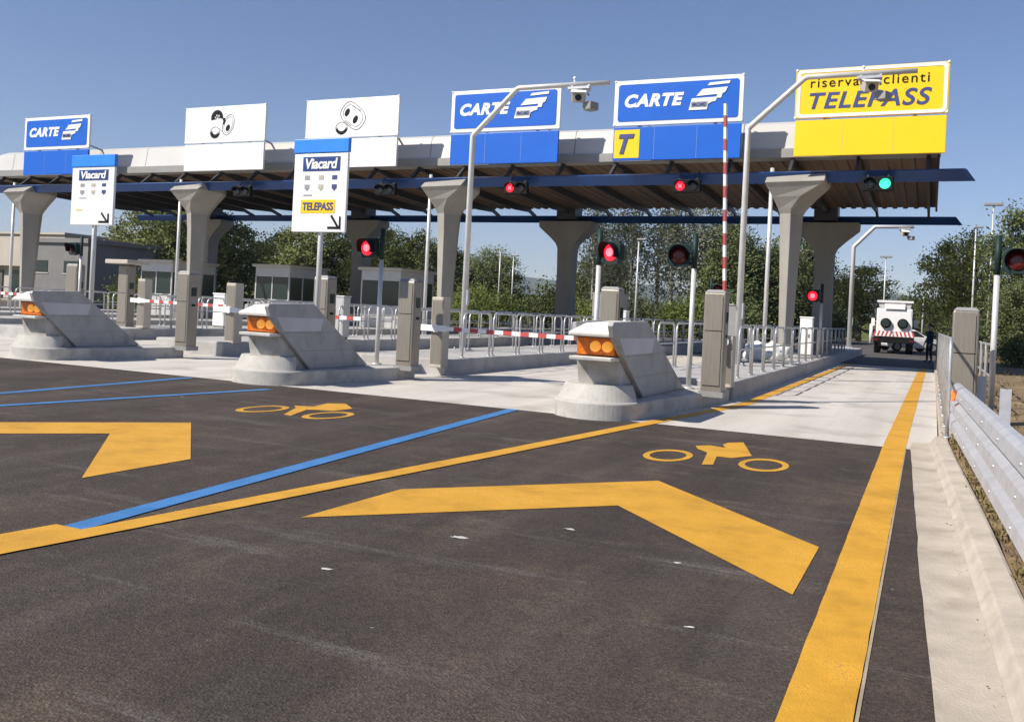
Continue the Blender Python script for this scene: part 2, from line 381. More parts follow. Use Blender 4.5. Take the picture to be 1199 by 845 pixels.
# dry verge right of the kerb
t = MB(); nx, ny = 40, 90
def vz(x, y): return .085 + .05 * mnoise.noise(Vector((x * .9, y * .9, 0))) + .03 * mnoise.noise(Vector((x * 3, y * 3, 4))) + max(0, x - 1.2) * .012
def vx(i, y):
    x0 = .24 if y > 13 else lerp(.70, .25, max(0, min(1, (y) / 13))) if y > 0 else .7 - .03 * y
    if y > 46: x0 = .24 + (y - 46) * .09
    return x0 + (i / nx) ** 2.2 * 45
def yy_(j): return -4 + (j / ny) ** 1.9 * 110
gv = [[t.bm.verts.new((vx(i, yy_(j)), yy_(j), vz(vx(i, yy_(j)), yy_(j)) - (.03 if i == 0 else 0))) for i in range(nx + 1)] for j in range(ny + 1)]
for j in range(ny):
    for i in range(nx): t._f([gv[j][i], gv[j][i + 1], gv[j + 1][i + 1], gv[j + 1][i]], True)
structure(t, 'soil', 'dirt', 'brown dry soil verge behind the guardrail', 'ground', fix=True)

# painted markings
def line(pts, w, z=.004):
    """ribbon along a polyline with constant width measured across x"""
    mb = MB()
    for a, b in zip(pts, pts[1:]):
        n = max(1, int(abs(b[1] - a[1]) / .12)) if a[1] < 12 else max(1, int(abs(b[1] - a[1]) / .5))
        for i in range(n):
            p = (lerp(a[0], b[0], i / n), lerp(a[1], b[1], i / n)); q = (lerp(a[0], b[0], (i + 1) / n), lerp(a[1], b[1], (i + 1) / n))
            e = lambda t, k: .02 * min(w, .2) * mnoise.noise(Vector((t[1] * 5 + k * 9.1, w * 77, k))) + .012 * min(w, .2) * mnoise.noise(Vector((t[1] * 21, w * 31, k + 3)))
            mb.sheet([(p[0] - w / 2 + e(p, 0), p[1]), (p[0] + w / 2 + e(p, 1), p[1]), (q[0] + w / 2 + e(q, 1), q[1]), (q[0] - w / 2 + e(q, 0), q[1])], z)
    bmesh.ops.remove_doubles(mb.bm, verts=mb.bm.verts[:], dist=.0005); return mb
structure(line([(-.33, -6), (-.335, 3.6), (-.36, 12.6), (-.23, 38.2)], .265, .0065), 'yellow_line', 'yellowpaint', 'wide yellow edge line running beside the right gutter', 'road marking')
structure(line([(-.185, -6), (-.19, 3.6), (-.225, 12.3)], .014, .0045), 'white_line', 'whitepaint', 'thin pale edge beside the right yellow line', 'road marking')
structure(line([(-5.1, 1.0), (-4.62, 4.0), (-4.02, 8.5), (-3.62, 11.7), (-3.3, 14.1), (-2.98, 16.6), (-2.88, 38.2)], .2, .0084), 'yellow_line', 'yellowpaint', 'long yellow lane line slanting to the nearest toll island', 'road marking')
structure(line([(-5.2, 1.5), (-4.83, 4.02)], .22, .0076), 'yellow_line', 'yellowpaint', 'short yellow stub where the blue line starts', 'road marking')
structure(line([(-4.79, 4.02), (-5.19, 8.0), (-5.62, 12.4)], .17, .0072), 'blue_line', 'bluepaint', 'broad blue lane line between the two chevrons', 'road marking')
structure(line([(-10.9, 2), (-11.5, 8.2), (-11.9, 12.3)], .15, .004), 'blue_line', 'bluepaint', 'upper thin blue line at the far left', 'road marking')
structure(line([(-11.2, 2), (-10.35, 7.4), (-9.72, 11.8)], .15, .006), 'blue_line', 'bluepaint', 'lower thin blue line at the left', 'road marking')
def marking(poly, name, m, label, z=.0045):
    mb = MB(); mb.sheet(poly, z); bmesh.ops.triangulate(mb.bm, faces=mb.bm.faces[:]); return structure(mb, name, m, label, 'road marking')
marking([(-3.86, 5.08), (-3.83, 6.32), (-2.2, 8.13), (-.62, 6.46), (-.63, 5.24), (-2.17, 6.86)], 'chevron_marking', 'yellowpaint', 'yellow chevron arrow on the right lane')
marking([(-9.36, 5.15), (-9.34, 6.38), (-7.73, 8.03), (-6.02, 6.27), (-6.02, 5.11), (-7.69, 6.85)], 'chevron_marking', 'yellowpaint', 'yellow chevron arrow on the left lane')
def moto(cx, cy, label, body=None):
    mb = MB()
    def ring(x, y, rx, ry, w):
        n = 28
        for i in range(n):
            a, b = 2 * math.pi * i / n, 2 * math.pi * (i + 1) / n
            mb.sheet([(x + rx * math.cos(a), y + ry * math.sin(a)), (x + rx * math.cos(b), y + ry * math.sin(b)),
                      (x + (rx - w) * math.cos(b), y + (ry - 2 * w) * math.sin(b)), (x + (rx - w) * math.cos(a), y + (ry - 2 * w) * math.sin(a))], .0045)
    ring(cx - .50, cy - .05, .25, .46, .065); ring(cx + .50, cy + .04, .25, .46, .065)
    for poly in (body or MOTO,):
        f = mb.sheet([(cx + x, cy + y) for x, y in poly], .0045)
    bmesh.ops.triangulate(mb.bm, faces=mb.bm.faces[:])
    structure(mb, 'motorcycle_marking', 'yellowpaint', label, 'road marking')
MOTO = [(-0.43, 0.91), (-0.29, 1.08), (-0.10, 1.00), (-0.18, 1.27), (-0.16, 1.48), (-0.01, 1.66), (0.28, 0.59), (0.12, 0.26), (-0.04, 0.26), (0.05, -0.33), (-0.05, -0.41), (-0.19, 0.47), (-0.35, 0.68)]
moto(-2.03, 9.75, 'yellow motorcycle symbol painted on the right lane')
moto(-7.56, 9.72, 'yellow motorcycle symbol painted on the left lane', [(-0.47, 0.57), (-0.23, 0.69), (-0.33, 1.14), (-0.14, 1.33), (0.28, 0.90), (0.26, 0.48), (0.04, 0.40), (-0.06, 0.31), (0.20, -0.36), (0.06, -0.32), (-0.28, 0.36)])
# white paint splashes on the asphalt
mb = MB()
for cx, cy, r_ in ((-2.72, 5.25, .035), (-8.2, 5.0, .04), (-7.05, 4.55, .03), (-2.2, 5.9, .02), (-1.35, 5.5, .015), (-3.0, 4.2, .018), (-1.0, 4.4, .012)):
    n = 14
    mb.sheet([(cx + r_ * (1 + .5 * random.uniform(-1, 1)) * math.cos(6.283 * i / n) * 1.8, cy + r_ * (1 + .5 * random.uniform(-1, 1)) * math.sin(6.283 * i / n)) for i in range(n)], .0042)
structure(mb, 'road_stain', 'stain', 'small white paint splashes on the asphalt', 'road stain')

# ------------------------------------------------------------------ toll islands
IX = [-4.4, -10.52, -16.72, -22.95, -29.3, -35.4, -41.3]
def island_poly(x, y0, y1, hw):
    return [(x - hw, y0), (x + hw, y0), (x + hw, y1), (x - hw, y1)]
for i, x in enumerate(IX):
    t = MB(); t.prism(island_poly(x, 17.15, 52, 1.1), 'z', -.05, .35)
    for yy in range(20, 52, 3): pass
    structure(t, 'traffic_island', 'island', ['concrete toll island bordering the right lane', 'concrete toll island under the tall camera pole on the left', 'concrete toll island behind the leftmost nose',
               'fourth concrete toll island from the right', 'fifth concrete toll island from the right', 'sixth concrete toll island from the right', 'leftmost far concrete toll island'][i], 'traffic island', bevel=.03)

# ------------------------------------------------------------------ island noses
def make_nose(label, x):
    root = thing('island_nose', label, 'crash cushion', (x, 12.08, 0), group='concrete island noses')
    def plan(hw0, y0, yc, hw1, y1, n=18):
        p = [(hw1, y1), (-hw1, y1)]
        for i in range(n + 1):
            a = math.pi + math.pi * i / n
            p.append((hw0 * math.cos(a), yc + (yc - y0) * math.sin(a)))
        return p
    b = MB(); b.prism(plan(.66, 0, .66, 1.08, 4.85, 30), 'z', -.04, .25); b.build('base', 'nose', root, bevel=.03)
    b = MB(); P0 = plan(.61, .07, .66, .50, 1.75, 26); P1 = plan(.52, .20, .70, .44, 1.6, 26)
    P0[0] = P1[0] = (.372, 1.75); P0[-1] = P1[-1] = (.372, 1.0)
    b.loft([[(p[0], p[1], .25) for p in P0], [(p[0], p[1], .48) for p in P1]]); b.build('plinth', 'nose', root)
    # core: lower body under the lamp niche (front leans back towards the ground) and the rear mass
    b = MB(); b.prism([(.42, .47), (.30, .83), (1.6, .83), (1.7, .47)], 'x', -.25, .372)
    b.prism([(.78, .83), (.72, 1.17), (1.50, 1.17), (2.62, .48), (1.7, .48), (1.6, .83)], 'x', -.25, .345)
    b.build('core', 'nose', root, bevel=.01)
    b = MB(); b.prism([(.02, .83), (.0, .885), (.80, .885), (.80, .833)], 'x', -.26, .375); b.build('sill', 'nose_white', root, bevel=.012)
    b = MB(); b.loft([[(-.27, -.02, 1.17), (.372, -.10, 1.17), (.372, 1.55, 1.17), (-.27, 1.55, 1.17)], [(-.27, -.04, 1.23), (.372, -.12, 1.23), (.372, 1.52, 1.24), (-.27, 1.52, 1.24)],
                      [(-.12, .26, 1.36), (.372, .06, 1.39), (.372, 1.35, 1.41), (-.12, 1.35, 1.40)]]); b.build('hood', 'nose_white', root, bevel=.02)
    side = [(-.24, 1.34), (-.20, 1.39), (1.43, 1.42), (3.85, .27), (3.75, .252), (1.38, .252), (.32, .89), (-.14, 1.18)]
    for x0, x1 in ((.375, .46), (-.345, -.28)):
        b = MB(); b.prism(side if x0 > 0 else [(.3, 1.2), (.3, 1.36), (1.43, 1.40), (3.85, .27), (3.75, .252), (1.38, .252), (.72, .89)], 'x', x0, x1)
        o = b.build('side_plate', 'nose_panel', root, bevel=.012)
        if x0 > 0:
            c = MB(); c.prism([(.06, 1.17), (1.83, 1.155), (1.74, .93), (.34, .925)], 'x', x1, x1 + .004); c.build('label_plate', 'plate', o)
            c = MB()
            for p, q in (((.35, .905), (2.45, .905)), ((.95, .58), (3.15, .58))): c.bar((x1 + .001, *p), (x1 + .001, *q), .006, .012)
            c.build('seam', 'cabgrey', o)
    lamp = MB(); lamp.box(-.235, .345, .24, .70, .89, 1.165)
    lo = lamp.build('warning_light', 'amber', root, bevel=.02)
    for lx in (.055, .235):
        c = MB(); c.tube([(lx, .242, 1.03), (lx, .205, 1.03), (lx, .185, 1.03)], [.08, .077, .04], 18); c.build('lens', 'amberlens', lo)
    c = MB(); c.box(-.24, .35, .215, .238, .888, .9); c.box(-.24, .35, .215, .238, 1.155, 1.168); c.build('lamp_frame', 'black', lo)
    return root
nose = make_nose('concrete island nose with amber lamp, nearest on the right', IX[0])
n2 = dup(nose, (IX[1], 12.22, 0), label='concrete island nose with amber lamp in front of the board with a yellow strip'); n2.scale = (1.06, .74, 1)
n3 = dup(nose, (IX[2], 12.55, 0), label='concrete island nose with amber lamp at the left edge'); n3.scale = (1.06, .68, 1)

# ------------------------------------------------------------------ toll machine columns
def make_column(label, loc, h=1.75, w=.36, cap=False):
    root = thing('toll_machine', label, 'toll machine', loc, group='tall steel toll machine columns')
    b = MB(); b.prism([(-w / 2, -.16), (w / 2, -.16), (w / 2, .16), (-w / 2, .16)], 'z', 0, h - .05); b.build('housing', 'steel', root, bevel=.025)
    b = MB(); b.loft([[(-w / 2, -.16, h - .05), (w / 2, -.16, h - .05), (w / 2, .16, h - .05), (-w / 2, .16, h - .05)], [(-w / 2 + .05, -.12, h), (w / 2 - .05, -.12, h), (w / 2 - .05, .12, h), (-w / 2 + .05, .12, h)]]); b.build('top_cap', 'cabgrey', root)
    b = MB(); b.box(w / 2 - .003, w / 2 + .006, -.12, .12, .35, 1.5); o = b.build('front_panel', 'steel', root)
    c = MB(); c.box(w / 2 + .005, w / 2 + .012, -.08, .08, 1.18, 1.38); c.build('display', 'glass', o)
    c = MB(); c.box(w / 2 + .005, w / 2 + .012, -.06, .06, .95, 1.0); c.build('slot', 'black', o)
    b = MB(); b.box(-w / 2 + .03, w / 2 - .03, -.1635, -.1605, .12, .135); b.box(-w / 2 + .03, w / 2 - .03, -.1635, -.1605, 1.05, 1.062); b.box(w / 2 - .045, w / 2 - .036, -.1635, -.1605, .12, h - .12); b.build('seam', 'black', root)
    b = MB(); b.box(-w / 2 - .03, w / 2 + .03, -.19, .19, -.06, .03); b.build('foot', 'cabgrey', root)
    if cap:
        b = MB(); b.box(-.48, .48, -.45, .45, h, h + .13); b.build('canopy', 'tan', root, bevel=.02)
    return root
col0 = make_column('tall steel toll machine on the nearest island by the right lane', (IX[0] + 1.07, 15.5, .25))
dup(col0, (IX[1] + 1.13, 15.5, .25), label='tall steel toll machine right of the board with a yellow strip')
dup(col0, (IX[2] + 1.22, 15.8, .25), label='tall steel toll machine right of the leftmost board')
dup(col0, (IX[0] - .93, 15.9, .25), label='tall steel toll machine behind the nearest nose, under a red light')
dup(col0, (IX[1] - .93, 15.5, .25), label='tall steel toll machine partly hidden by the pole of the yellow strip board')
dup(col0, (.47, 15.5, .12), label='tall grey toll machine right of the right lane behind the guardrail end')
make_column('tall roofed toll machine under a small square cap, left of the second column', (IX[3], 20.8, .35), 1.95, .42, True)
make_column('tall steel toll machine post at the left edge of the photo', (-25.0, 20.6, .3), 1.95, .5)

# ------------------------------------------------------------------ barrier gates (cabinet + striped boom)
def make_gate(label, loc, ang, length=3.9):
    """ang 0: boom level over the lane to the left of its island; 90: raised"""
    root = thing('barrier_gate', label, 'barrier', loc, group='striped barrier gates')
    ch = .95 if ang > 45 else 1.5
    b = MB(); b.box(-.15, .15, -.15, .15, 0, ch); b.build('cabinet', 'tan', root, bevel=.02)
    b = MB(); b.box(-.13, .13, -.154, -.151, .08, ch - .07); b.build('cabinet_door', 'steel', root)
    b = MB(); b.disc((.0, -.19, .84), (0, 1, 0), .085, .08); b.build('hinge', 'signwhite', root)
    a = R(ang); ca, sa = math.cos(a), math.sin(a)
    P = lambda t: (ca * t, -.20, .84 + sa * t)
    b = MB(); b.bar(P(-.35), P(.25), .05, .13); b.build('bracket', 'signwhite', root)
    b = MB(); n = 19
    for i in range(n):
        b.mi = i % 2
        t0, t1 = .25 + (length - .25) * i / n, .25 + (length - .25) * (i + 1) / n
        b.bar(P(t0), P(t1), .045, .14 if ang > 45 else .085)
    b.build('boom', ['signwhite', 'red'], root)
    return root
make_gate('barrier gate with raised striped boom on the nearest island', (IX[0] + .98, 16.9, .26), 92.5, 4.35)
g1 = make_gate('barrier gate with level striped boom left of the nearest nose', (IX[1] + 1.0, 17.0, .18), -.5, 3.9)
dup(g1, (IX[2] + 1.0, 17.6, .3), label='barrier gate with level striped boom behind the middle nose')
dup(g1, (IX[3] + 1.0, 20.6, .36), label='barrier gate with level striped boom behind the leftmost nose')
dup(g1, (IX[4] + 1.0, 20.2, .36), label='barrier gate with level striped boom at the far left')

# ------------------------------------------------------------------ traffic lights
def make_signal(label, loc, post_h, face=0., lit=True, side=-1, name='traffic_light', s=1.0, group='single lens traffic lights on posts'):
    root = thing(name, label, 'traffic light', loc, group=group)
    b = MB(); b.tube([(0, 0, 0), (0, 0, post_h)], .045 * s, 12); b.tube([(0, 0, 0), (0, 0, .03)], .1 * s, 12); b.build('post', 'pole', root)
    hz = post_h + .22 * s
    b = MB(); b.tube([(0, 0, post_h), (0, 0, post_h + .62 * s)], .05 * s, 10)
    for dz in (.08, .4): b.bar((0, 0, post_h + dz * s), (side * .2 * s, -.02, post_h + dz * s), .04 * s, .05 * s)
    b.build('bracket', 'darkgreen', root)
    head = MB(); c = Vector((side * .27 * s, -.06, hz)); d = Vector((math.sin(face), -math.cos(face), 0)); rr = Vector((math.cos(face), math.sin(face), 0))
    q = lambda a, e, f: c + rr * a * s + d * e * s + Vector((0, 0, f * s))
    ring = [(-.2, -.13), (-.13, -.2), (.13, -.2), (.2, -.13), (.2, .13), (.13, .2), (-.13, .2), (-.2, .13)]
    head.loft([[q(a * .82, -.14, f * .82) for a, f in ring], [q(a, -.06, f) for a, f in ring], [q(a, .06, f) for a, f in ring]])
    ho = head.build('housing', 'darkgreen', root, bevel=.008)
    v = MB()      # visor: an open half tube over the lens
    n = 14; ths = [R(-30) + R(240) * i / n for i in range(n + 1)]
    ra, rb = .168, .176
    for i in range(n):
        t0, t1 = ths[i], ths[i + 1]
        for r_ in (ra, rb):
            L = .22
            v._f([v.bm.verts.new(q(r_ * math.cos(t0), .06, r_ * math.sin(t0))), v.bm.verts.new(q(r_ * math.cos(t1), .06, r_ * math.sin(t1))),
                  v.bm.verts.new(q(r_ * math.cos(t1), .06 + L * (.55 + .45 * max(0, math.sin(t1))), r_ * math.sin(t1))), v.bm.verts.new(q(r_ * math.cos(t0), .06 + L * (.55 + .45 * max(0, math.sin(t0))), r_ * math.sin(t0)))], True)
    v.build('visor', 'black', root)
    l = MB(); l.tube([q(0, .062, 0), q(0, .085, 0), q(0, .098, 0)], [.155 * s, .14 * s, .06 * s], 20); lo = l.build('lens', 'redlit' if lit else 'redoff', root)
    if lit:
        l = MB(); l.disc(q(0, .1, 0), d, .075 * s, .012 * s); l.build('lens_core', 'redcore', lo)
    return root
make_signal('lit red traffic light standing behind the nearest nose', (-5.36, 15.15, .25), 2.1, R(-22), True, 1)
make_signal('unlit red traffic light with dark visor on the nearest island', (-3.86, 15.95, .25), 2.13, R(12), False, -1)
make_signal('dim red traffic light right of the board with a yellow strip', (-10.14, 15.55, .25), 2.12, R(-5), True, -1)
make_signal('unlit red traffic light on a post at the right edge', (.9, 16.2, .1), 2.32, R(-6), False, 1)
make_signal('small lit red traffic light far down the nearest island', (-3.75, 35.5, .35), 1.95, R(0), True, -1, s=1.15)
make_signal('small unlit traffic light behind the raised boom of the nearest island', (-7.6 + 2.45, 23.2, .35), 1.75, R(8), False, 1, s=.7)
make_signal('dark traffic light on a post at the left edge', (-24.55, 20.4, .3), 2.2, R(-10), False, -1)

# ------------------------------------------------------------------ canopy
CX0, CX1 = -46.0, .02
can = thing('toll_canopy', 'long grey canopy roof on concrete columns over the toll lanes', 'canopy', ((CX0 + CX1) / 2, 31, 0))
ox, oy = (CX0 + CX1) / 2, 31
L = lambda x: x - ox
prof = [(31.30, 7.32), (31.42, 8.16), (31.62, 8.27), (32.8, 8.38)]
b = MB(); n = 15; w = (CX1 - CX0) / n
for i in range(n):
    x0, x1 = CX0 + w * i + .012, CX0 + w * (i + 1) - .012
    cut = 1.0 if i else .0
    for (y0, z0), (y1, z1) in zip(prof, prof[1:]):
        d0 = 0 if i else (z0 - 7.3) * 2.4; d1 = 0 if i else (z1 - 7.3) * 2.4
        b._f([b.bm.verts.new((L(x0) + d0, y0 - oy, z0)), b.bm.verts.new((L(x1), y0 - oy, z0)), b.bm.verts.new((L(x1), y1 - oy, z1)), b.bm.verts.new((L(x0) + d1, y1 - oy, z1))], False)
    b.box(L(x0), L(x1), 31.27 - oy, 31.36 - oy, 7.30, 7.325)
b.build('fascia', 'fascia', can)
b = MB(); b.prism([(31.42 - oy, 7.2), (31.42 - oy, 7.9), (31.62 - oy, 8.2), (32.9 - oy, 8.34), (42.4 - oy, 8.0), (42.5 - oy, 6.85), (42.3 - oy, 6.75)], 'x', L(CX0) + 2.4, L(CX1) - .03); b.build('roof', 'trim', can)
b = MB(); b.prism([(31.2 - oy, 7.0), (31.2 - oy, 7.295), (31.45 - oy, 7.295), (31.6 - oy, 6.95)], 'x', L(CX0), L(CX1)); b.build('gutter_trim', 'trim', can)
# corrugated brown ceiling
b = MB(); nr = 110
zf = lambda y: 7.02 - .38 * ((y - 31.5) / 10.9)
for i in range(nr):
    x0 = CX0 + (CX1 - .1 - CX0) * i / nr; x1 = CX0 + (CX1 - .1 - CX0) * (i + 1) / nr; xm = (x0 + x1) / 2
    for xa, xb, za, zb in ((x0, xm - .05, 0, 0), (xm - .05, xm, 0, .06), (xm, x1, .06, .06)):
        b._f([b.bm.verts.new((L(xa), .5, zf(31.5) + za)), b.bm.verts.new((L(xb), .5, zf(31.5) + zb)), b.bm.verts.new((L(xb), 11.4, zf(42.4) + zb)), b.bm.verts.new((L(xa), 11.4, zf(42.4) + za))])
b.build('ceiling', 'ceiling', can, fix=False)
b = MB(); b.box(L(CX1) - .1, L(CX1) - .02, .3, 11.45, 6.52, 7.25); b.build('end_wall', 'beam', can)
nb = 23
for i in range(nb):
    x = CX1 - .35 - (CX1 - CX0 - .7) * i / (nb - 1)
    b = MB(); b.prism([(.3, zf(31.3)), (11.45, zf(42.4)), (11.45, zf(42.4) - .16), (9.6, zf(40.5) - .30), (1.6, zf(32.5) - .30), (.3, zf(31.3) - .12)], 'x', L(x) - .055, L(x) + .055)
    # hangers carrying the blades
    b.bar((L(x), 11.4, 6.55), (L(x), 12.15, 6.35), .10, .16)
    b.bar((L(x), .4, 6.95), (L(x), -.25, 6.42), .10, .14)
    b.build('beam', 'beam', can)
def blade(y, z0, z1, x0, x1, nm):
    b = MB(); A = [(y - .10, z0), (y - .04, z0 - .04), (y + .14, z1 - .02), (y + .10, z1 + .02)]
    A = [(y + .12, z0), (y + .20, z0 + .05), (y - .02, z1), (y - .10, z1 - .05)]
    rings = []
    for x, sk in ((x0, 0), (x1, 1)):
        rings.append([(L(x) - sk * .30 * (zz - z0) / (z1 - z0), yy - oy, zz) for yy, zz in A])
    b.loft(rings); return b.build(nm, 'fin', can, bevel=.01)
blade(30.62, 6.06, 6.44, CX0 - 1, 1.02, 'blue_blade')
blade(43.2, 6.04, 6.40, CX0 - 1, 1.02, 'blue_blade')
def colring(hx, y0, y1, bx, z, cx, dy=0):
    hl = min(hx, .34 + (hx - .34) * .5) if hx > .34 else hx
    return [(L(cx) - hl, lerp(y0, y1, .12) - oy, z), (L(cx) + bx * hx, y0 - oy, z), (L(cx) + hx, lerp(y0, y1, .75) - oy, z), (L(cx) + hx * .8, y1 - oy, z), (L(cx) - hl, y1 - oy, z)]
for cx in (IX[0], IX[2] - .7, IX[4] - 1.1, IX[6] - .2):
    b = MB(); rings = []
    for z, hx, y0, y1, bx in ((.3, .18, 31.05, 31.6, .1), (2.5, .24, 31.0, 31.7, .1), (4.4, .31, 30.95, 31.8, .1), (5.1, .34, 30.9, 31.85, .1), (5.25, .42, 30.8, 31.9, .15), (5.62, .74, 30.5, 32.0, .5), (5.98, 1.12, 30.2, 32.1, .93), (6.06, 1.17, 30.1, 32.1, .97), (6.36, 1.14, 30.56, 32.1, .97)):
        rings.append(colring(hx, y0, y1, bx, z, cx))
    b.loft(rings); b.build('column', 'column', can, bevel=.02)
    b = MB(); b.tube([(L(cx) - .62, -.12, .3), (L(cx) - .62, -.12, 6.6)], .07, 10); b.build('downpipe', 'pole', can)
for cx in (IX[0] - .1, IX[2] - .2, IX[4] - .1, IX[6] + .6):
    b = MB(); rings = []
    for z, hx, hy in ((.3, .42, .42), (3.6, .38, .42), (4.7, .41, .44), (4.95, .52, .46), (5.25, .82, .5), (5.75, 1.4, .58), (6.05, 1.42, .58)):
        rings.append([(L(cx) + sx * hx, 12 + sy * hy, z) for sx, sy in ((-1, -1), (1, -1), (1, 1), (-1, 1))])
    b.loft(rings); b.build('column', 'column', can, bevel=.03)
    b = MB(); b.box(L(cx) - .5, L(cx) + .5, 11.5, 12.5, 6.15, 6.9); b.build('bearing', 'beam', can)

# overhead lane signals under the front blade
def lane_signal(label, x, state):
    root = thing('lane_signal', label, 'lane signal', (x, 30.28, 5.72), group='two lens lane signals under the canopy edge')
    b = MB(); b.box(-.46, .46, -.1, .1, 0, .44); b.build('housing', 'black', root, bevel=.03)
    for sx in (-.3, .3):
        b = MB(); b.bar((sx, .05, .43), (sx, .38, .78), .05, .05); b.build('hanger', 'beam', root)
    for sx, on in ((-.22, state == 'red'), (.22, state == 'green')):
        mm = ('redlit' if sx < 0 else 'greenlit') if on else 'lensoff'
        l = MB(); l.tube([(sx, -.1, .22), (sx, -.125, .22), (sx, -.135, .22)], [.165, .15, .06], 18); lo = l.build('lens', mm, root)
        if on and sx < 0:
            l = MB(); l.bar((sx - .06, -.14, .16), (sx + .06, -.14, .28), .02, .03); l.bar((sx - .06, -.14, .28), (sx + .06, -.14, .16), .02, .03); l.build('lens_cross', 'redcore', lo)
        v = MB()
        for i in range(10):
            t0, t1 = R(10) + R(160) * i / 10, R(10) + R(160) * (i + 1) / 10
            v._f([v.bm.verts.new((sx + .18 * math.cos(t), yy, .22 + .18 * math.sin(t))) for t, yy in ((t0, -.1), (t1, -.1), (t1, -.27), (t0, -.27))], True)
        v.build('visor', 'black', root)
lane_signal('green lane signal under the yellow sign', -1.72, 'green')
lane_signal('red lane signal under the blue sign with the yellow T square', -7.7, 'red')
lane_signal('red lane signal under the blue sign behind the camera pole', -14.05, 'red')
lane_signal('unlit lane signal under the white sign behind the yellow strip board', -19.7, 'off')
lane_signal('unlit lane signal right of the smallest white sign', -26.9, 'off')

# ------------------------------------------------------------------ overhead lane signs
def card_stack(mb, x, z, s, grey):
    """three fanned white cards"""
    q = lambda pts: [(x + a * s, z + c * s) for a, c in pts]
    mb.prism(q([(0, 0), (.66, 0), (.70, .20), (.05, .20)]), 'y', -.09, -.078)
    mb.prism(q([(.05, .20), (.70, .20), (.80, .26), (.98, .30), (1.0, .44), (.10, .42)]), 'y', -.09, -.078)
    mb.prism(q([(.26, .50), (1.16, .54), (1.30, .60), (1.38, .78), (.48, .74)]), 'y', -.09, -.078)
    mb.prism(q([(.98, .40), (1.16, .40), (1.2, .56), (1.02, .545)]), 'y', -.0895, -.0785)
    mb.prism(q([(.66, .86), (1.44, .90), (1.46, 1.0), (.72, .96)]), 'y', -.09, -.078)
    grey.prism(q([(.06, .09), (.66, .09), (.70, .30), (.09, .30)]), 'y', -.0955, -.0915)
def oval(mb, x, z, rx, rz, y0, y1, rot=0., n=22):
    c, s = math.cos(rot), math.sin(rot)
    mb.prism([(x + rx * math.cos(t) * c - rz * math.sin(t) * s, z + rx * math.cos(t) * s + rz * math.sin(t) * c) for t in [2 * math.pi * i / n for i in range(n)]], 'y', y0, y1)
def ring2(mb, x, z, rx, rz, w, y0, y1, rot=0., n=26, sq=1.0):
    c, s = math.cos(rot), math.sin(rot)
    def P(t, k):
        a, e = math.cos(t), math.sin(t)
        a, e = math.copysign(abs(a) ** sq, a), math.copysign(abs(e) ** sq, e)
        a *= rx - k; e *= rz - k
        return (x + a * c - e * s, z + a * s + e * c)
    for i in range(n):
        t0, t1 = 2 * math.pi * i / n, 2 * math.pi * (i + 1) / n
        mb.prism([P(t0, 0), P(t1, 0), P(t1, w), P(t0, w)], 'y', y0, y1)
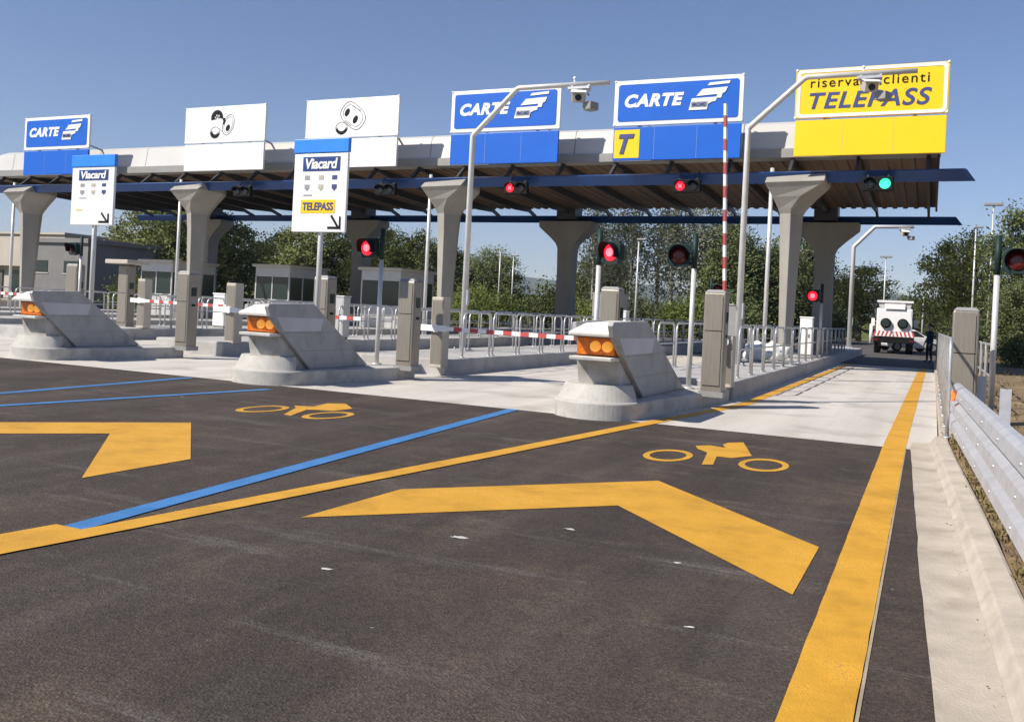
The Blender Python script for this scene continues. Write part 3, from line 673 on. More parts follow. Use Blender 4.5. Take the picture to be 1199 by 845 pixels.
def lane_sign(kind, label, cx):
    root = thing('lane_sign', label, 'sign', (cx, 29.95, 6.8), group='overhead lane signs on the canopy edge')
    HW = 2.18
    bgm = {'carte': 'signblue', 'cartet': 'signblue', 'white': 'signwhite', 'hand': 'signwhite', 'tele': 'signyellow'}[kind]
    b = MB(); b.box(-HW, HW, -.05, .05, 0, 1.13); low = b.build('lower_panel', bgm, root, bevel=.012)
    for sx in (-.73, .73):
        q_ = MB(); q_.box(sx - .004, sx + .004, -.0512, -.049, .02, 1.11); q_.build('panel_seam', 'signback', low)
    b = MB(); b.box(-HW - .03, HW + .03, -.05, .06, 1.19, 2.74); u = b.build('upper_panel', 'signwhite' if kind in ('carte', 'cartet', 'white', 'hand') else 'signyellow', root, bevel=.02)
    def rr(x0, x1, z0, z1, r_, n=5):
        p = []
        for cx_, cz_, a0 in ((x1 - r_, z1 - r_, 0), (x0 + r_, z1 - r_, 90), (x0 + r_, z0 + r_, 180), (x1 - r_, z0 + r_, 270)):
            for i in range(n + 1):
                a = R(a0 + 90 * i / n); p.append((cx_ + r_ * math.cos(a), cz_ + r_ * math.sin(a)))
        return p
    def frame(x0, x1, z0, z1, w_, m, y0, y1):
        f = MB(); A = rr(x0, x1, z0, z1, .13); B = rr(x0 + w_, x1 - w_, z0 + w_, z1 - w_, .08)
        for i in range(len(A)):
            j = (i + 1) % len(A); f.prism([A[i], A[j], B[j], B[i]], 'y', y0, y1)
        return f.build('border', m, u)
    if kind in ('carte', 'cartet'):
        f = MB(); f.prism(rr(-2.06, 2.06, 1.33, 2.60, .09), 'y', -.066, -.052); f.build('field', 'signblue', u)
        t_ = MB(); text_bm(t_, 'CARTE', -1.82, .24, 1.80, 2.25, -.07, .008, .26, .05, 1.12)
        t_.build('lettering', 'signwhite', u)
        c, gmb = MB(), MB(); card_stack(c, .42, 1.62, .92, gmb); co = c.build('card_symbol', 'signwhite', u); gmb.build('card_stripe', 'signback', co)
        t2 = MB(); text_bm(t2, 'VIACARD', .52, 1.0, 1.735, 1.86, -.1, .008, .2, .02); t2.build('card_lettering', 'signnavy', co)
    if kind == 'cartet':
        f = MB(); f.box(-2.14, -1.24, -.062, -.052, .08, 1.05); sq = f.build('yellow_square', 'signyellow', low)
        t_ = MB(); text_bm(t_, 'T', -1.98, -1.42, .22, .90, -.07, .016, .3, .04); t_.build('lettering', 'letterblue', sq)
    if kind == 'tele':
        frame(-2.16, 2.16, 1.21, 2.72, .10, 'signwhite', -.062, -.052)
        t_ = MB(); text_bm(t_, 'riservato clienti', -1.76, 1.66, 2.15, 2.45, -.056, .006, 0, .004, 1.2); t_.build('lettering', 'black', u)
        t_ = MB(); text_bm(t_, 'TELEPASS', -1.78, 1.74, 1.47, 1.99, -.056, .008, .24, .02, 1.12); t_.build('lettering', 'letterblue', u)
    def crescent(p, x, z, r_, a0, a1, inner, y0=-.061, y1=-.051, n=10):
        A = [(x + r_ * math.cos(R(lerp(a0, a1, i / n))), z + r_ * math.sin(R(lerp(a0, a1, i / n)))) for i in range(n + 1)]
        B = [(x + inner[0] + inner[2] * math.cos(R(lerp(a0, a1, i / n))), z + inner[1] + inner[2] * math.sin(R(lerp(a0, a1, i / n)))) for i in range(n + 1)]
        for i in range(n): p.prism([A[i], A[i + 1], B[i + 1], B[i]], 'y', y0, y1)
    if kind == 'white':      # tilted banknote outline with two dark ovals, a coin below it
        p = MB(); ring2(p, .08, 2.04, .62, .44, .018, -.06, -.052, R(-38), sq=.7)
        ring2(p, .08, 2.04, .50, .33, .012, -.06, -.052, R(-38), sq=.7)
        oval(p, -.20, 2.18, .10, .17, -.06, -.052, R(-28)); oval(p, .20, 1.88, .10, .17, -.06, -.052, R(-28))
        p.bar((-.30, -.056, 1.86), (.02, -.056, 1.62), .008, .02); p.bar((.02, -.056, 2.45), (.45, -.056, 2.2), .008, .02)
        ring2(p, -.44, 1.56, .29, .25, .016, -.06, -.052); crescent(p, -.44, 1.56, .26, 190, 350, (0, .10, .22))
        p.build('coin_symbol', 'black', u)
    if kind == 'hand':       # dark cupped hand above tilted coins
        p = MB(); crescent(p, -.42, 2.26, .33, -10, 200, (.02, -.02, .16), n=14)
        for a in (20, 75, 130, 185): p.bar((-.42 + .2 * math.cos(R(a)), -.056, 2.26 + .2 * math.sin(R(a))), (-.40 + .06 * math.cos(R(a)), -.056, 2.20 + .06 * math.sin(R(a))), .009, .05)
        p.prism([(-.12, 2.22), (.0, 2.24), (.06, 2.10), (-.02, 1.94), (-.10, 1.98), (-.06, 2.08)], 'y', -.06, -.052)
        ring2(p, .22, 1.93, .30, .46, .018, -.06, -.052, R(-22)); ring2(p, .22, 1.93, .22, .36, .01, -.06, -.052, R(-22)); oval(p, .20, 1.80, .10, .15, -.06, -.052, R(-30))
        ring2(p, -.50, 1.62, .27, .25, .018, -.06, -.052); crescent(p, -.50, 1.62, .24, 180, 340, (.02, .10, .18))
        p.bar((-.28, -.056, 1.80), (.02, -.056, 1.55), .008, .016)
        p.build('coin_symbol', 'black', u)
    # corner knobs, posts and backs
    for sx in (-1, 1):
        for z in (1.22, 2.72):
            k = MB(); k.ball((sx * (HW + .0), -.03, z), .055, 1); k.build('corner_bolt', 'signwhite', root)
    k = MB()
    for sx in (-1.3, 1.3):
        k.box(sx - .05, sx + .05, .062, .16, .05, 2.65); k.bar((sx, .12, .35), (sx, 1.15, .55), .07, .07); k.bar((sx, .12, 1.6), (sx, 1.6, 1.35), .06, .06)
    k.build('support', 'signback', root)
lane_sign('tele', 'yellow lane sign on the canopy edge above the right lane', -2.05)
lane_sign('cartet', 'blue lane sign with card symbol and a yellow T square', -8.1)
lane_sign('carte', 'blue card lane sign crossed by the camera pole', -14.52)
lane_sign('white', 'white lane sign with coin symbol behind the yellow strip board', -21.25)
lane_sign('hand', 'white lane sign with hand and coin symbol, second sign from the left', -27.75)
lane_sign('carte', 'small blue card lane sign at the far left of the canopy', -38.05)

# ------------------------------------------------------------------ camera poles
def camera_pole(label, loc, h1, dx, h2, reach, camx, r_=.075):
    root = thing('camera_pole', label, 'camera pole', loc, group='bent camera poles reaching over the lanes')
    b = MB(); b.tube([(0, 0, .02), (0, 0, h1), (dx * .03, 0, h1 + .05), (dx * .97, 0, h2 - .03), (dx + .03, 0, h2), (reach, 0, h2)], [r_ * 1.15, r_, r_, r_ * .92, r_ * .9, r_ * .8], 14); b.build('pole', 'pole', root)
    b = MB(); b.box(-.2, .2, -.2, .2, 0, .03)
    for sx in (-1, 1):
        for sy in (-1, 1): b.tube([(sx * .15, sy * .15, .03), (sx * .15, sy * .15, .08)], .02, 6)
    b.build('base_plate', 'galv', root)
    b = MB(); b.box(r_ - .01, r_ + .03, -.05, .05, 1.2, 1.6); b.build('hatch', 'galv', root)
    c = MB(); c.box(camx - .28, camx + .28, -.13, .08, h2 - .14, h2 - .08); c.bar((camx - .2, -.03, h2), (camx - .2, -.03, h2 - .2), .05, .05); c.bar((camx + .25, -.03, h2 - .02), (camx + .25, -.03, h2 - .3), .05, .05)
    co = c.build('camera_bracket', 'galv', root)
    c = MB(); c.box(-.16, .16, -.26, .26, -.13, .13); cb = c.build('camera', 'tan', root, (camx, -.05, h2 - .30), bevel=.02, rotz=R(18)); cb.rotation_euler.x = R(22)
    c = MB(); c.box(-.19, .19, -.36, .28, .135, .15); c.build('sunshield', 'signwhite', cb)
    c = MB(); c.disc((0, -.27, 0), (0, 1, 0), .08, .02); c.build('lens', 'glass', cb)
    c = MB(); c.box(-.12, .16, -.14, .16, -.36, -.16); cb2 = c.build('infrared_lamp', 'cabgrey', root, (camx + .3, -.05, h2 - .32), bevel=.02, rotz=R(-25))
    c = MB(); c.ball((camx - .15, 0, h2 + .16), .05, 1); c.tube([(camx - .15, 0, h2), (camx - .15, 0, h2 + .14)], .02, 6); c.build('antenna', 'signwhite', root)
    return root
camera_pole('bent camera pole crossing in front of the blue card sign', (-11.18, 21.2, .35), 5.64, 1.25, 6.84, 3.72, 2.95)
camera_pole('bent camera pole on the nearest island with its arm before the yellow sign', (-4.47, 23.5, .35), 6.05, 1.36, 7.28, 3.9, 2.84)
camera_pole('rear camera pole beyond the canopy, its camera against the sky', (-3.95, 51.5, .35), 5.35, 1.0, 6.45, 2.9, 2.45, .11)

# ------------------------------------------------------------------ card information boards
def info_board(label, loc, yellow, w=1.1, h=1.83, zb=2.45):
    root = thing('information_board', label, 'sign', loc, group='white card information boards on poles')
    b = MB(); b.tube([(0, .08, 0), (0, .08, zb + h * .9)], .052, 12); b.tube([(0, .08, 0), (0, .08, .04)], .12, 12)
    for sx in (-1, 1): b.bar((0, .08, .25), (sx * .16, .08, .02), .02, .03)
    b.build('pole', 'pole', root)
    hw = w / 2
    b = MB(); b.box(-hw, hw, -.03, .03, zb, zb + h - .28); p = b.build('panel', 'signwhite', root, bevel=.012)
    b = MB(); b.box(-hw - .015, hw + .015, -.05, .04, zb + h - .27, zb + h); b.build('header', 'signblue_light', root, bevel=.012)
    X = lambda a: -hw + a * w
    Z = lambda c: zb + c * (h - .28)
    b = MB(); b.box(X(.17), X(.86), -.038, -.032, Z(.775), Z(.955)); n_ = b.build('nameplate', 'signnavy', p)
    b = MB(); text_bm(b, 'Viacard', X(.22), X(.82), Z(.80), Z(.935), -.042, .006, .15, .03, .95); b.build('lettering', 'signwhite', n_)
    b = MB(); ps = MB()
    for r_, zz in enumerate((.69, .575)):
        for c_, xx in enumerate((.26, .52, .77)):
            b.mi = (r_ * 3 + c_) % 3
            b.box(X(xx - .045), X(xx + .045), -.036, -.031, Z(zz - .025), Z(zz + .028))
            if r_: b.prism([(X(xx - .03), Z(zz - .03)), (X(xx + .035), Z(zz - .025)), (X(xx), Z(zz - .055))], 'y', -.036, -.031)
    b.mi = 0; b.box(X(.2), X(.36), -.036, -.031, Z(.46), Z(.475))
    b.build('card_symbols', ['signback', 'tan', 'letterblue'], p)
    if yellow:
        b = MB(); b.box(X(.16), X(.80), -.038, -.031, Z(.24), Z(.41)); y_ = b.build('yellow_strip', 'signyellow', p)
        b = MB(); text_bm(b, 'TELEPASS', X(.2), X(.77), Z(.275), Z(.375), -.041, .005, .1, .02); b.build('lettering', 'letterblue', y_)
    else:
        b = MB(); b.box(X(.12), X(.28), -.036, -.031, Z(.25), Z(.27)); b.build('small_note', 'signyellow', p)
    b = MB(); b.bar((X(.74), -.035, Z(.21)), (X(.88), -.035, Z(.055)), .008, .045)
    b.bar((X(.68), -.035, Z(.055)), (X(.915), -.035, Z(.055)), .009, .045); b.bar((X(.905), -.035, Z(.04)), (X(.905), -.035, Z(.20)), .009, .045)
    b.build('arrow', 'black', p)
info_board('white card information board with a yellow strip on a pole behind the middle nose', (-10.83, 14.35, .33), True, 1.26, 1.80, 2.47)
info_board('white card information board without a yellow strip behind the leftmost nose', (-17.28, 14.6, .3), False, 1.33, 1.58, 2.62)

# ------------------------------------------------------------------ hoop railings
def railing(label, x, y0, n, z, step=1.55, w=1.35, h=1.02, skip=(), r_=.024):
    root = thing('railing', label, 'railing', (x, y0, z), group='galvanised hoop railings')
    for i in range(n):
        if i in skip: continue
        a, e = i * step, i * step + w
        b = MB(); b.tube([(0, a, 0), (0, a, h - .16), (0, a + .05, h - .05), (0, a + .16, h), (0, e - .16, h), (0, e - .05, h - .05), (0, e, h - .16), (0, e, 0)], r_, 8)
        b.tube([(0, a, h * .55), (0, e, h * .55)], r_ * .8, 6)
        b.tube([(0, a, 0), (0, a, .02)], r_ * 2.4, 8); b.tube([(0, e, 0), (0, e, .02)], r_ * 2.4, 8)
        b.build('hoop', 'galv', root)
    return root
railing('hoop railing along the right edge of the nearest island', IX[0] + .93, 18.4, 16, .35)
railing('hoop railing along the left edge of the nearest island', IX[0] - .95, 19.2, 15, .35)
railing('hoop railing on the right edge of the second island behind the level boom', IX[1] + .93, 18.2, 16, .35)
railing('hoop railing on the left edge of the second island', IX[1] - .95, 19.0, 14, .35)
railing('hoop railing on the right edge of the third island', IX[2] + .93, 19.0, 13, .35)
railing('hoop railing on the left edge of the third island', IX[2] - .95, 19.6, 13, .35)
railing('hoop railing on the right edge of the fourth island', IX[3] + .93, 21.8, 12, .35)
railing('hoop railing on the left edge of the fourth island', IX[3] - .95, 21.8, 11, .35)
railing('hoop railing on the fifth island at the left', IX[4] + .93, 22, 12, .35)
railing('hoop railing on the sixth island at the far left', IX[5] + .93, 24, 10, .35)
railing('hoop railing along the right side of the right lane', .24, 13.05, 17, .12, 1.75, 1.5, 1.28)
railing('second hoop railing behind the tall grey machine on the right', .95, 17.5, 6, .1, 1.75, 1.5, 1.2)

# ------------------------------------------------------------------ guardrail
gr = thing('guardrail', 'galvanised ridged guardrail with an orange reflector beside the kerb', 'guardrail')
gx = lambda y: .33 + (14.3 - y) * .034
pz = [(.035, .77), (-.02, .765), (-.055, .735), (-.06, .63), (.0, .585), (.0, .565), (-.06, .525), (-.06, .42), (.0, .375), (.0, .355), (-.06, .315), (-.058, .22), (-.02, .195), (.0, .195)]
b = MB(); rings = []
ys = [14.35, 14.2] + [14 - .5 * i for i in range(36)]
for y in ys:
    s_ = .5 if y > 14.3 else 1
    rings.append([(gx(y) + a * s_ + (z - .48) * .10, y, z) for a, z in pz] + [(gx(y) + a * s_ + .006 + (z - .48) * .10, y, z + (.004 if z > .7 else 0)) for a, z in pz[::-1]])
b.loft(rings, True, False); b.build('rail', 'galv_rail', gr)
for i, y in enumerate((13.2, 10.4, 7.6, 4.8, 2.0, -.8)):
    b = MB(); b.box(gx(y) + .075, gx(y) + .13, y - .06, y + .06, -.2, .70); b.build('bracket', 'galv', gr)
for y in (15.6, 12.4, 9.3, 6.2):
    x = gx(y) + .45
    b = MB()
    for sx in (0, 1): pass
    b.box(x - .06, x + .06, y - .012, y + .0, -.3, .84); b.box(x - .06, x - .048, y, y + .09, -.3, .838); b.box(x + .048, x + .06, y, y + .09, -.3, .838)
    b.build('post', 'galv_rail', gr)
b = MB(); y = 13.25; b.prism([(y - .10, .60), (y + .02, .72), (y + .06, .58)], 'x', gx(y) - .09, gx(y) - .045); b.build('reflector', 'orange', gr)
b = MB()
for i in range(11):
    y = 13.6 - i * 1.4
    for z in (.68, .47, .27): b.ball((gx(y) - .058 + (z - .48) * .1, y, z), .016, 1)
b.build('bolt', 'galv', gr)

# ------------------------------------------------------------------ booths, cabinets, small things on the islands
def booth(label, loc, w=2.1, l=3.0, h=2.75):
    root = thing('toll_booth', label, 'toll booth', loc, group='glazed toll booths')
    b = MB(); b.box(-w / 2, w / 2, 0, l, 0, 1.05); b.box(-w / 2, w / 2, 0, l, 2.15, h - .14); b.build('wall', 'booth', root, bevel=.02)
    b = MB(); b.box(-w / 2 - .12, w / 2 + .12, -.15, l + .15, h - .14, h); b.build('roof', 'tan', root, bevel=.03)
    for x0, x1, y0, y1 in ((-w / 2 + .06, w / 2 - .06, .03, .05), (-w / 2 + .06, w / 2 - .06, l - .05, l - .03)):
        b = MB(); b.box(x0, x1, y0, y1, 1.05, 2.15); b.build('window', 'glass', root)
    for x0 in (-w / 2 + .03, w / 2 - .05):
        b = MB(); b.box(x0, x0 + .02, .08, l - .08, 1.05, 2.15); b.build('window', 'glass', root)
    b = MB()
    for x in (-w / 2, w / 2 - .07):
        for y in (0, l / 3, 2 * l / 3 - .03, l - .07): b.box(x, x + .07, y, y + .07, 1.05, 2.15)
    b.box(-.03, .03, 0, .06, 1.05, 2.15); b.build('mullion', 'booth', root)
    return root
bt = booth('glazed toll booth left of the board with a yellow strip', (IX[4] + .05, 35.3, .35))
dup(bt, (IX[3] + .2, 34.9, .35), label='glazed toll booth right of the board with a yellow strip')
dup(bt, (IX[5] + .1, 33.8, .35), label='glazed toll booth behind the second column from the left')
def cabinet(label, loc, w, d, h, m, name='cabinet'):
    root = thing(name, label, 'cabinet', loc, group='equipment cabinets on the islands')
    b = MB(); b.box(-w / 2, w / 2, -d / 2, d / 2, .08, h); b.build('body', m, root, bevel=.02)
    b = MB(); b.box(-w / 2 - .02, w / 2 + .02, -d / 2 - .02, d / 2 + .02, h, h + .05); b.build('lid', m, root, bevel=.012)
    b = MB(); b.box(-w / 2 + .05, w / 2 - .05, -d / 2 - .006, -d / 2 - .001, .16, h - .06); o = b.build('door', m, root)
    b = MB(); b.box(w / 2 - .12, w / 2 - .09, -d / 2 - .03, -d / 2 - .004, h * .5, h * .5 + .12); b.build('handle', 'black', o)
    b = MB(); b.box(-w / 2 + .03, w / 2 - .03, -d / 2 + .03, d / 2 - .03, 0, .09); b.build('plinth', 'cabgrey', root)
cabinet('white cabinet beside the right front column', (IX[0] + .42, 33.4, .35), .42, .4, 1.35, 'white')
cabinet('white cabinet seen just over the top of the nearest nose', (-9.95, 30.7, .35), .5, .4, 1.25, 'white')
cabinet('grey box cabinet on the far side of the nearest island', (-5.15, 25.5, .35), .8, .6, 1.55, 'cabgrey')
cabinet('pale grey cabinet between the yellow strip board and the dim red light', (-15.9, 22.4, .35), .34, .34, 1.25, 'booth')
cabinet('small white cabinet behind the middle nose lamp', (IX[3] + .75, 24.3, .35), .5, .45, 1.15, 'white')
cabinet('grey box cabinet behind the second island railing', (-11.3, 33.5, .35), 1.2, .8, 1.9, 'cabgrey')
def sack(label, loc, s):
    mb = MB(); mb.ball((0, 0, .17 * s), .3 * s, 3, (1, .8, .62))
    for v in mb.bm.verts:
        d = mnoise.noise(v.co * 5 + Vector(loc)) * .16 + mnoise.noise(v.co * 13 + Vector(loc)) * .08
        v.co += v.co.normalized() * d * s
        if v.co.z < 0: v.co.z = 0
    o = mb.build('plastic_sack', 'sack', loc=loc); tag(o, label, 'sack', 'white plastic sacks on the islands')
SACKL = ['white plastic sacks heaped on the nearest island behind the railing']
for x, y, s, w_ in ((-4.55, 26.8, 1.25, 'front'), (-4.2, 27.9, 1.5, 'largest'), (-4.8, 28.8, 1.35, 'rear')): sack('white plastic sack, the %s one of the heap on the nearest island' % w_, (x, y, .35), s)

# ------------------------------------------------------------------ buildings behind
bd = thing('service_building', 'low grey flat roofed service building behind the leftmost board', 'building', (-55.4, 46.6, 0))
b = MB(); b.box(-6.6, 0, 0, 6.6, -.1, 4.7); b.build('wall', 'building', bd)
b = MB(); b.box(-6.8, .2, -.2, 6.8, 4.7, 5.05); b.build('roof', 'building', bd, bevel=.03)
for x in (-5.6, -2.4):
    b = MB(); b.box(x, x + 1.5, -.03, .02, 2.5, 3.4); w_ = b.build('window', 'glass', bd)
    c = MB(); c.box(x - .08, x + 1.58, -.05, -.0, 2.42, 2.5); c.build('sill', 'building_pale', w_)
b = MB(); b.box(-.02, .04, 2.6, 3.7, 0, 2.2); b.build('door', 'cabgrey', bd)
bd = thing('warehouse', 'pale low building with dark openings at the left edge', 'building', (-84, 60, 0))
b = MB(); b.box(-9, 9.5, 0, 12, 3.3, 6.4); b.box(-9, 9.5, .8, 12, -.1, 3.3); b.build('wall', 'building_pale', bd)
b = MB(); b.box(-9.2, 9.7, -.2, 12.2, 6.4, 6.6); b.build('roof', 'tan', bd)
for x in (-7, -3, 1, 5):
    b = MB(); b.box(x, x + 3.1, .70, .79, .2, 2.9); b.build('window', 'glass', bd)

# ------------------------------------------------------------------ vehicles
tr = thing('tanker_truck', 'white vacuum tanker truck seen from behind with striped bumper', 'truck', (-1.98, 57.5, 0), R(2))
b = MB(); b.box(-.9, .9, .3, 6.4, .75, .95); b.build('chassis', 'black', tr)
b = MB(); b.prism([(-.92, .98), (.92, .98), (.98, 1.7), (.92, 2.45), (.80, 2.62), (-.80, 2.62), (-.92, 2.45), (-.98, 1.7)], 'y', .3, 4.4); tank = b.build('tank', 'white', tr, bevel=.05)
for sx in (-.46, .46):
    b = MB(); b.tube([(sx, .3, 1.78), (sx, .12, 1.78)], .30, 22); h_ = b.build('rear_hatch', 'black', tank)
    b = MB(); b.tube([(sx, .11, 1.78), (sx, .07, 1.78)], [.24, .2], 22); b.build('hatch_cover', 'glass', h_)
b = MB(); b.loft([[(-.8, .35, 2.55), (.8, .35, 2.55), (.8, 2.0, 2.55), (-.8, 2.0, 2.55)], [(-.92, .2, 3.05), (.92, .2, 3.05), (.92, 2.2, 3.05), (-.92, 2.2, 3.05)]]); b.box(-.98, .98, .15, .3, 3.0, 3.12); b.build('hopper', 'white', tr)
b = MB(); b.box(-.55, .55, .19, .24, 2.62, 2.92); b.build('hopper_plate', 'signwhite', tr)
b = MB(); n = 21
for i in range(n):
    b.mi = i % 2; x0 = -1.14 + 2.28 * i / n; x1 = -1.14 + 2.28 * (i + 1) / n; sg = .12 if (x0 + x1) < 0 else -.12
    b.prism([(x0, 1.02), (x1, 1.02), (x1 + sg * .8, 1.32), (x0 + sg * .8, 1.32)], 'y', .0, .05)
b.build('striped_board', ['red', 'signwhite'], tr)
b = MB(); b.box(-1.1, 1.1, .06, .3, .62, 1.0); b.build('bumper', 'black', tr, bevel=.03)
for sx in (-.95, .95):
    b = MB(); b.box(sx - .13, sx + .13, .02, .058, .72, .86); b.build('rear_light', 'redoff', tr)
for y in (1.3, 5.2):
    for sx in (-1, 1):
        b = MB(); b.tube([(sx * .72, y, .48), (sx * 1.06, y, .48)], .48, 20); w_ = b.build('wheel', 'rubber', tr)
        b = MB(); b.disc((sx * 1.07, y, .48), (1, 0, 0), .24, .03); b.build('rim', 'galv', w_)
b = MB(); b.box(-1.05, 1.05, 4.7, 6.6, .8, 2.75); b.build('cab', 'white', tr, bevel=.08)
for sx in (-1, 1):
    b = MB(); b.box(sx * 1.28 - .1, sx * 1.28 + .1, 6.2, 6.3, 1.6, 2.1); b.bar((sx * 1.05, 6.25, 1.9), (sx * 1.25, 6.25, 1.9), .03, .03); b.build('mirror', 'white', tr)
b = MB(); b.tube([(-1.2, .6, .85), (-1.2, 2.6, .85)], .13, 12); b.tube([(-1.25, .5, .55), (-1.25, .5, 1.7)], .09, 10); b.build('side_hose', 'signwhite', tr)
b = MB(); b.bar((-.6, 5.2, 2.8), (.6, 5.2, 2.8), .2, .12); b.build('light_bar', 'amber', tr)

ca = thing('parked_car', 'white hatchback car beside the tanker truck', 'car', (-1.35, 66.5, 0), R(-60))
# built pointing along +y (front), then turned to the right
b = MB(); st = [(-1.95, .70, .45, .85), (-1.85, .80, .30, .95), (-1.2, .84, .26, 1.0), (.3, .85, .24, 1.0), (1.1, .84, .26, .97), (1.7, .80, .30, .84), (1.95, .66, .40, .70)]
b.loft([[(-hw, y, z0), (hw, y, z0), (hw, y, lerp(z0, z1, .6)), (hw * .94, y, z1), (-hw * .94, y, z1), (-hw, y, lerp(z0, z1, .6))] for y, hw, z0, z1 in st]); body = b.build('body', 'carpaint', ca, bevel=.06)
cab = [(-1.86, .74, .96), (-1.60, .66, 1.36), (-1.1, .64, 1.47), (.05, .63, 1.46), (.25, .62, 1.42), (1.0, .74, .97)]
b = MB(); b.loft([[(-.74, -1.86, .93), (.74, -1.86, .93), (.76, 1.02, .93), (-.76, 1.02, .93)], [(-.62, -1.52, 1.42), (.62, -1.52, 1.42), (.60, .18, 1.42), (-.60, .18, 1.42)], [(-.5, -1.35, 1.48), (.5, -1.35, 1.48), (.5, .02, 1.47), (-.5, .02, 1.47)]]); b.build('roof', 'carpaint', ca, bevel=.04)
for sx in (-1, 1):
    b = MB(); b.prism([(-1.45, 1.0), (.72, 1.0), (.16, 1.38), (-1.28, 1.38)], 'x', -.006, .006)
    o = b.build('side_window', 'glass', ca, (sx * .695, 0, 0)); o.rotation_euler.y = 0
    for v in o.data.vertices: v.co.x += sx * (.062 - (v.co.z - 1.0) * .30)
b = MB(); b.loft([[(-.66, 1.0, .97), (.66, 1.0, .97), (.54, .27, 1.40), (-.54, .27, 1.40)], [(-.66, 1.02, .985), (.66, 1.02, .985), (.54, .29, 1.415), (-.54, .29, 1.415)]]); b.build('windscreen', 'glass', ca)
for sx in (-1, 1):
    for y in (-1.25, 1.25):
        b = MB(); b.tube([(sx * .66, y, .31), (sx * .865, y, .31)], .31, 20); w_ = b.build('wheel', 'rubber', ca)
        b = MB(); b.disc((sx * .87, y, .31), (1, 0, 0), .2, .02); b.build('rim', 'galv', w_)
    b = MB(); b.box(sx * .6 - .14, sx * .6 + .14, 1.80, 1.93, .60, .74); b.build('headlight', 'signwhite', ca, bevel=.02)
    b = MB(); b.box(sx * .66 - .08, sx * .66 + .08, -1.94, -1.84, .68, .9); b.build('tail_light', 'redoff', ca)
    b = MB(); b.box(sx * .9 - .06, sx * .9 + .06, .62, .72, .95, 1.07); b.build('mirror', 'carpaint', ca, bevel=.02)

# ------------------------------------------------------------------ person
def person(label, loc, rotz):
    me = bpy.data.meshes.new('skel'); V = []; E = []; Rr = []
    def v(x, y, z, r_): V.append((x, y, z)); Rr.append(r_); return len(V) - 1
    def ch(i, *pts):
        for p in pts:
            j = v(*p); E.append((i, j)); i = j
        return i
    pel = v(0, 0, .95, .145)
    ch_ = ch(pel, (0, -.01, 1.08, .13), (0, -.015, 1.24, .15), (0, -.01, 1.38, .135))
    nk = ch(ch_, (0, 0, 1.47, .065), (0, .01, 1.53, .06)); hd = ch(nk, (0, .02, 1.60, .088), (0, .02, 1.67, .1), (0, .01, 1.74, .075))
    ch(hd - 1, (0, .115, 1.645, .018))
    for s in (-1, 1):
        ch(pel, (s * .09, 0, .86, .1), (s * .10, .0 + .02 * s, .68, .085), (s * .10, .03 * s + .02, .48, .062), (s * .10, .04 * s, .28, .055), (s * .10, .05 * s - .02, .09, .042), (s * .11, .05 * s + .04, .05, .045), (s * .12, .05 * s + .15, .03, .034))
        w = ch(ch_, (s * .17, 0, 1.40, .065), (s * .215, -.02, 1.27, .052), (s * .24, -.03, 1.10, .043), (s * .235, .06, .96, .036), (s * .23, .11, .86, .028))
        pm = ch(w, (s * .228, .13, .81, .03))
        for q, (dx, dl) in enumerate(((-.024, .075), (-.008, .085), (.008, .08), (.024, .065))):
            ch(pm, (s * .228 + dx, .145, .765, .0095), (s * .228 + dx, .148 + .004, .765 - dl * .5, .009), (s * .228 + dx, .143, .765 - dl, .0075))
        ch(w, (s * .205, .145, .82, .011), (s * .19, .165, .785, .010))
    me.from_pydata(V, E, [])
    o = bpy.data.objects.new('skel', me); C.objects.link(o)
    o.modifiers.new('s', 'SKIN'); o.modifiers.new('b', 'SUBSURF').levels = 1
    for i, sv in enumerate(me.skin_vertices[0].data):
        sv.radius = (Rr[i] * (1.38 if 1.0 < V[i][2] < 1.42 and abs(V[i][0]) < .05 else 1.1), Rr[i] * (.95 if 1.0 < V[i][2] < 1.42 and abs(V[i][0]) < .05 else 1)); sv.use_root = (i == 0)
    bpy.context.view_layer.update()
    m2 = bpy.data.meshes.new_from_object(o.evaluated_get(bpy.context.evaluated_depsgraph_get())); bpy.data.objects.remove(o)
    m2.name = 'person'
    for k in ('cloth', 'trousers', 'skin', 'rubber'): m2.materials.append(M[k])
    for p in m2.polygons:
        c = p.center; p.use_smooth = True
        p.material_index = 3 if c.z < .09 else 2 if (c.z > 1.48 or (c.z < .87 and abs(c.x) > .17 and c.y > .07)) else 0 if c.z > .90 or abs(c.x) > .19 else 1
    root = bpy.data.objects.new('person', m2); C.objects.link(root); root.location = loc; root.rotation_euler.z = rotz
    tag(root, label, 'person')
    h = MB(); h.ball((0, -.005, 1.71), .108, 2, (.95, 1.02, .98))
    for vv in list(h.bm.verts):
        if vv.co.z < 1.66 and vv.co.y > .02: h.bm.verts.remove(vv)
    h.build('hair', 'hair', root)
    f = MB()
    for s in (-1, 1): f.ball((s * .035, .108, 1.675), .011, 1)
    f.build('eyes', 'black', root)
    f = MB(); f.bar((-.022, .109, 1.612), (.022, .109, 1.612), .008, .008); f.build('mouth', 'redoff', root)
    f = MB()
    for s in (-1, 1): f.ball((s * .1, .015, 1.66), .026, 1, (.4, .8, 1.2))
    f.build('ears', 'skin', root)
    return root
person('person in dark navy clothes standing at the end of the right lane', (-.05, 46.6, 0), R(120))

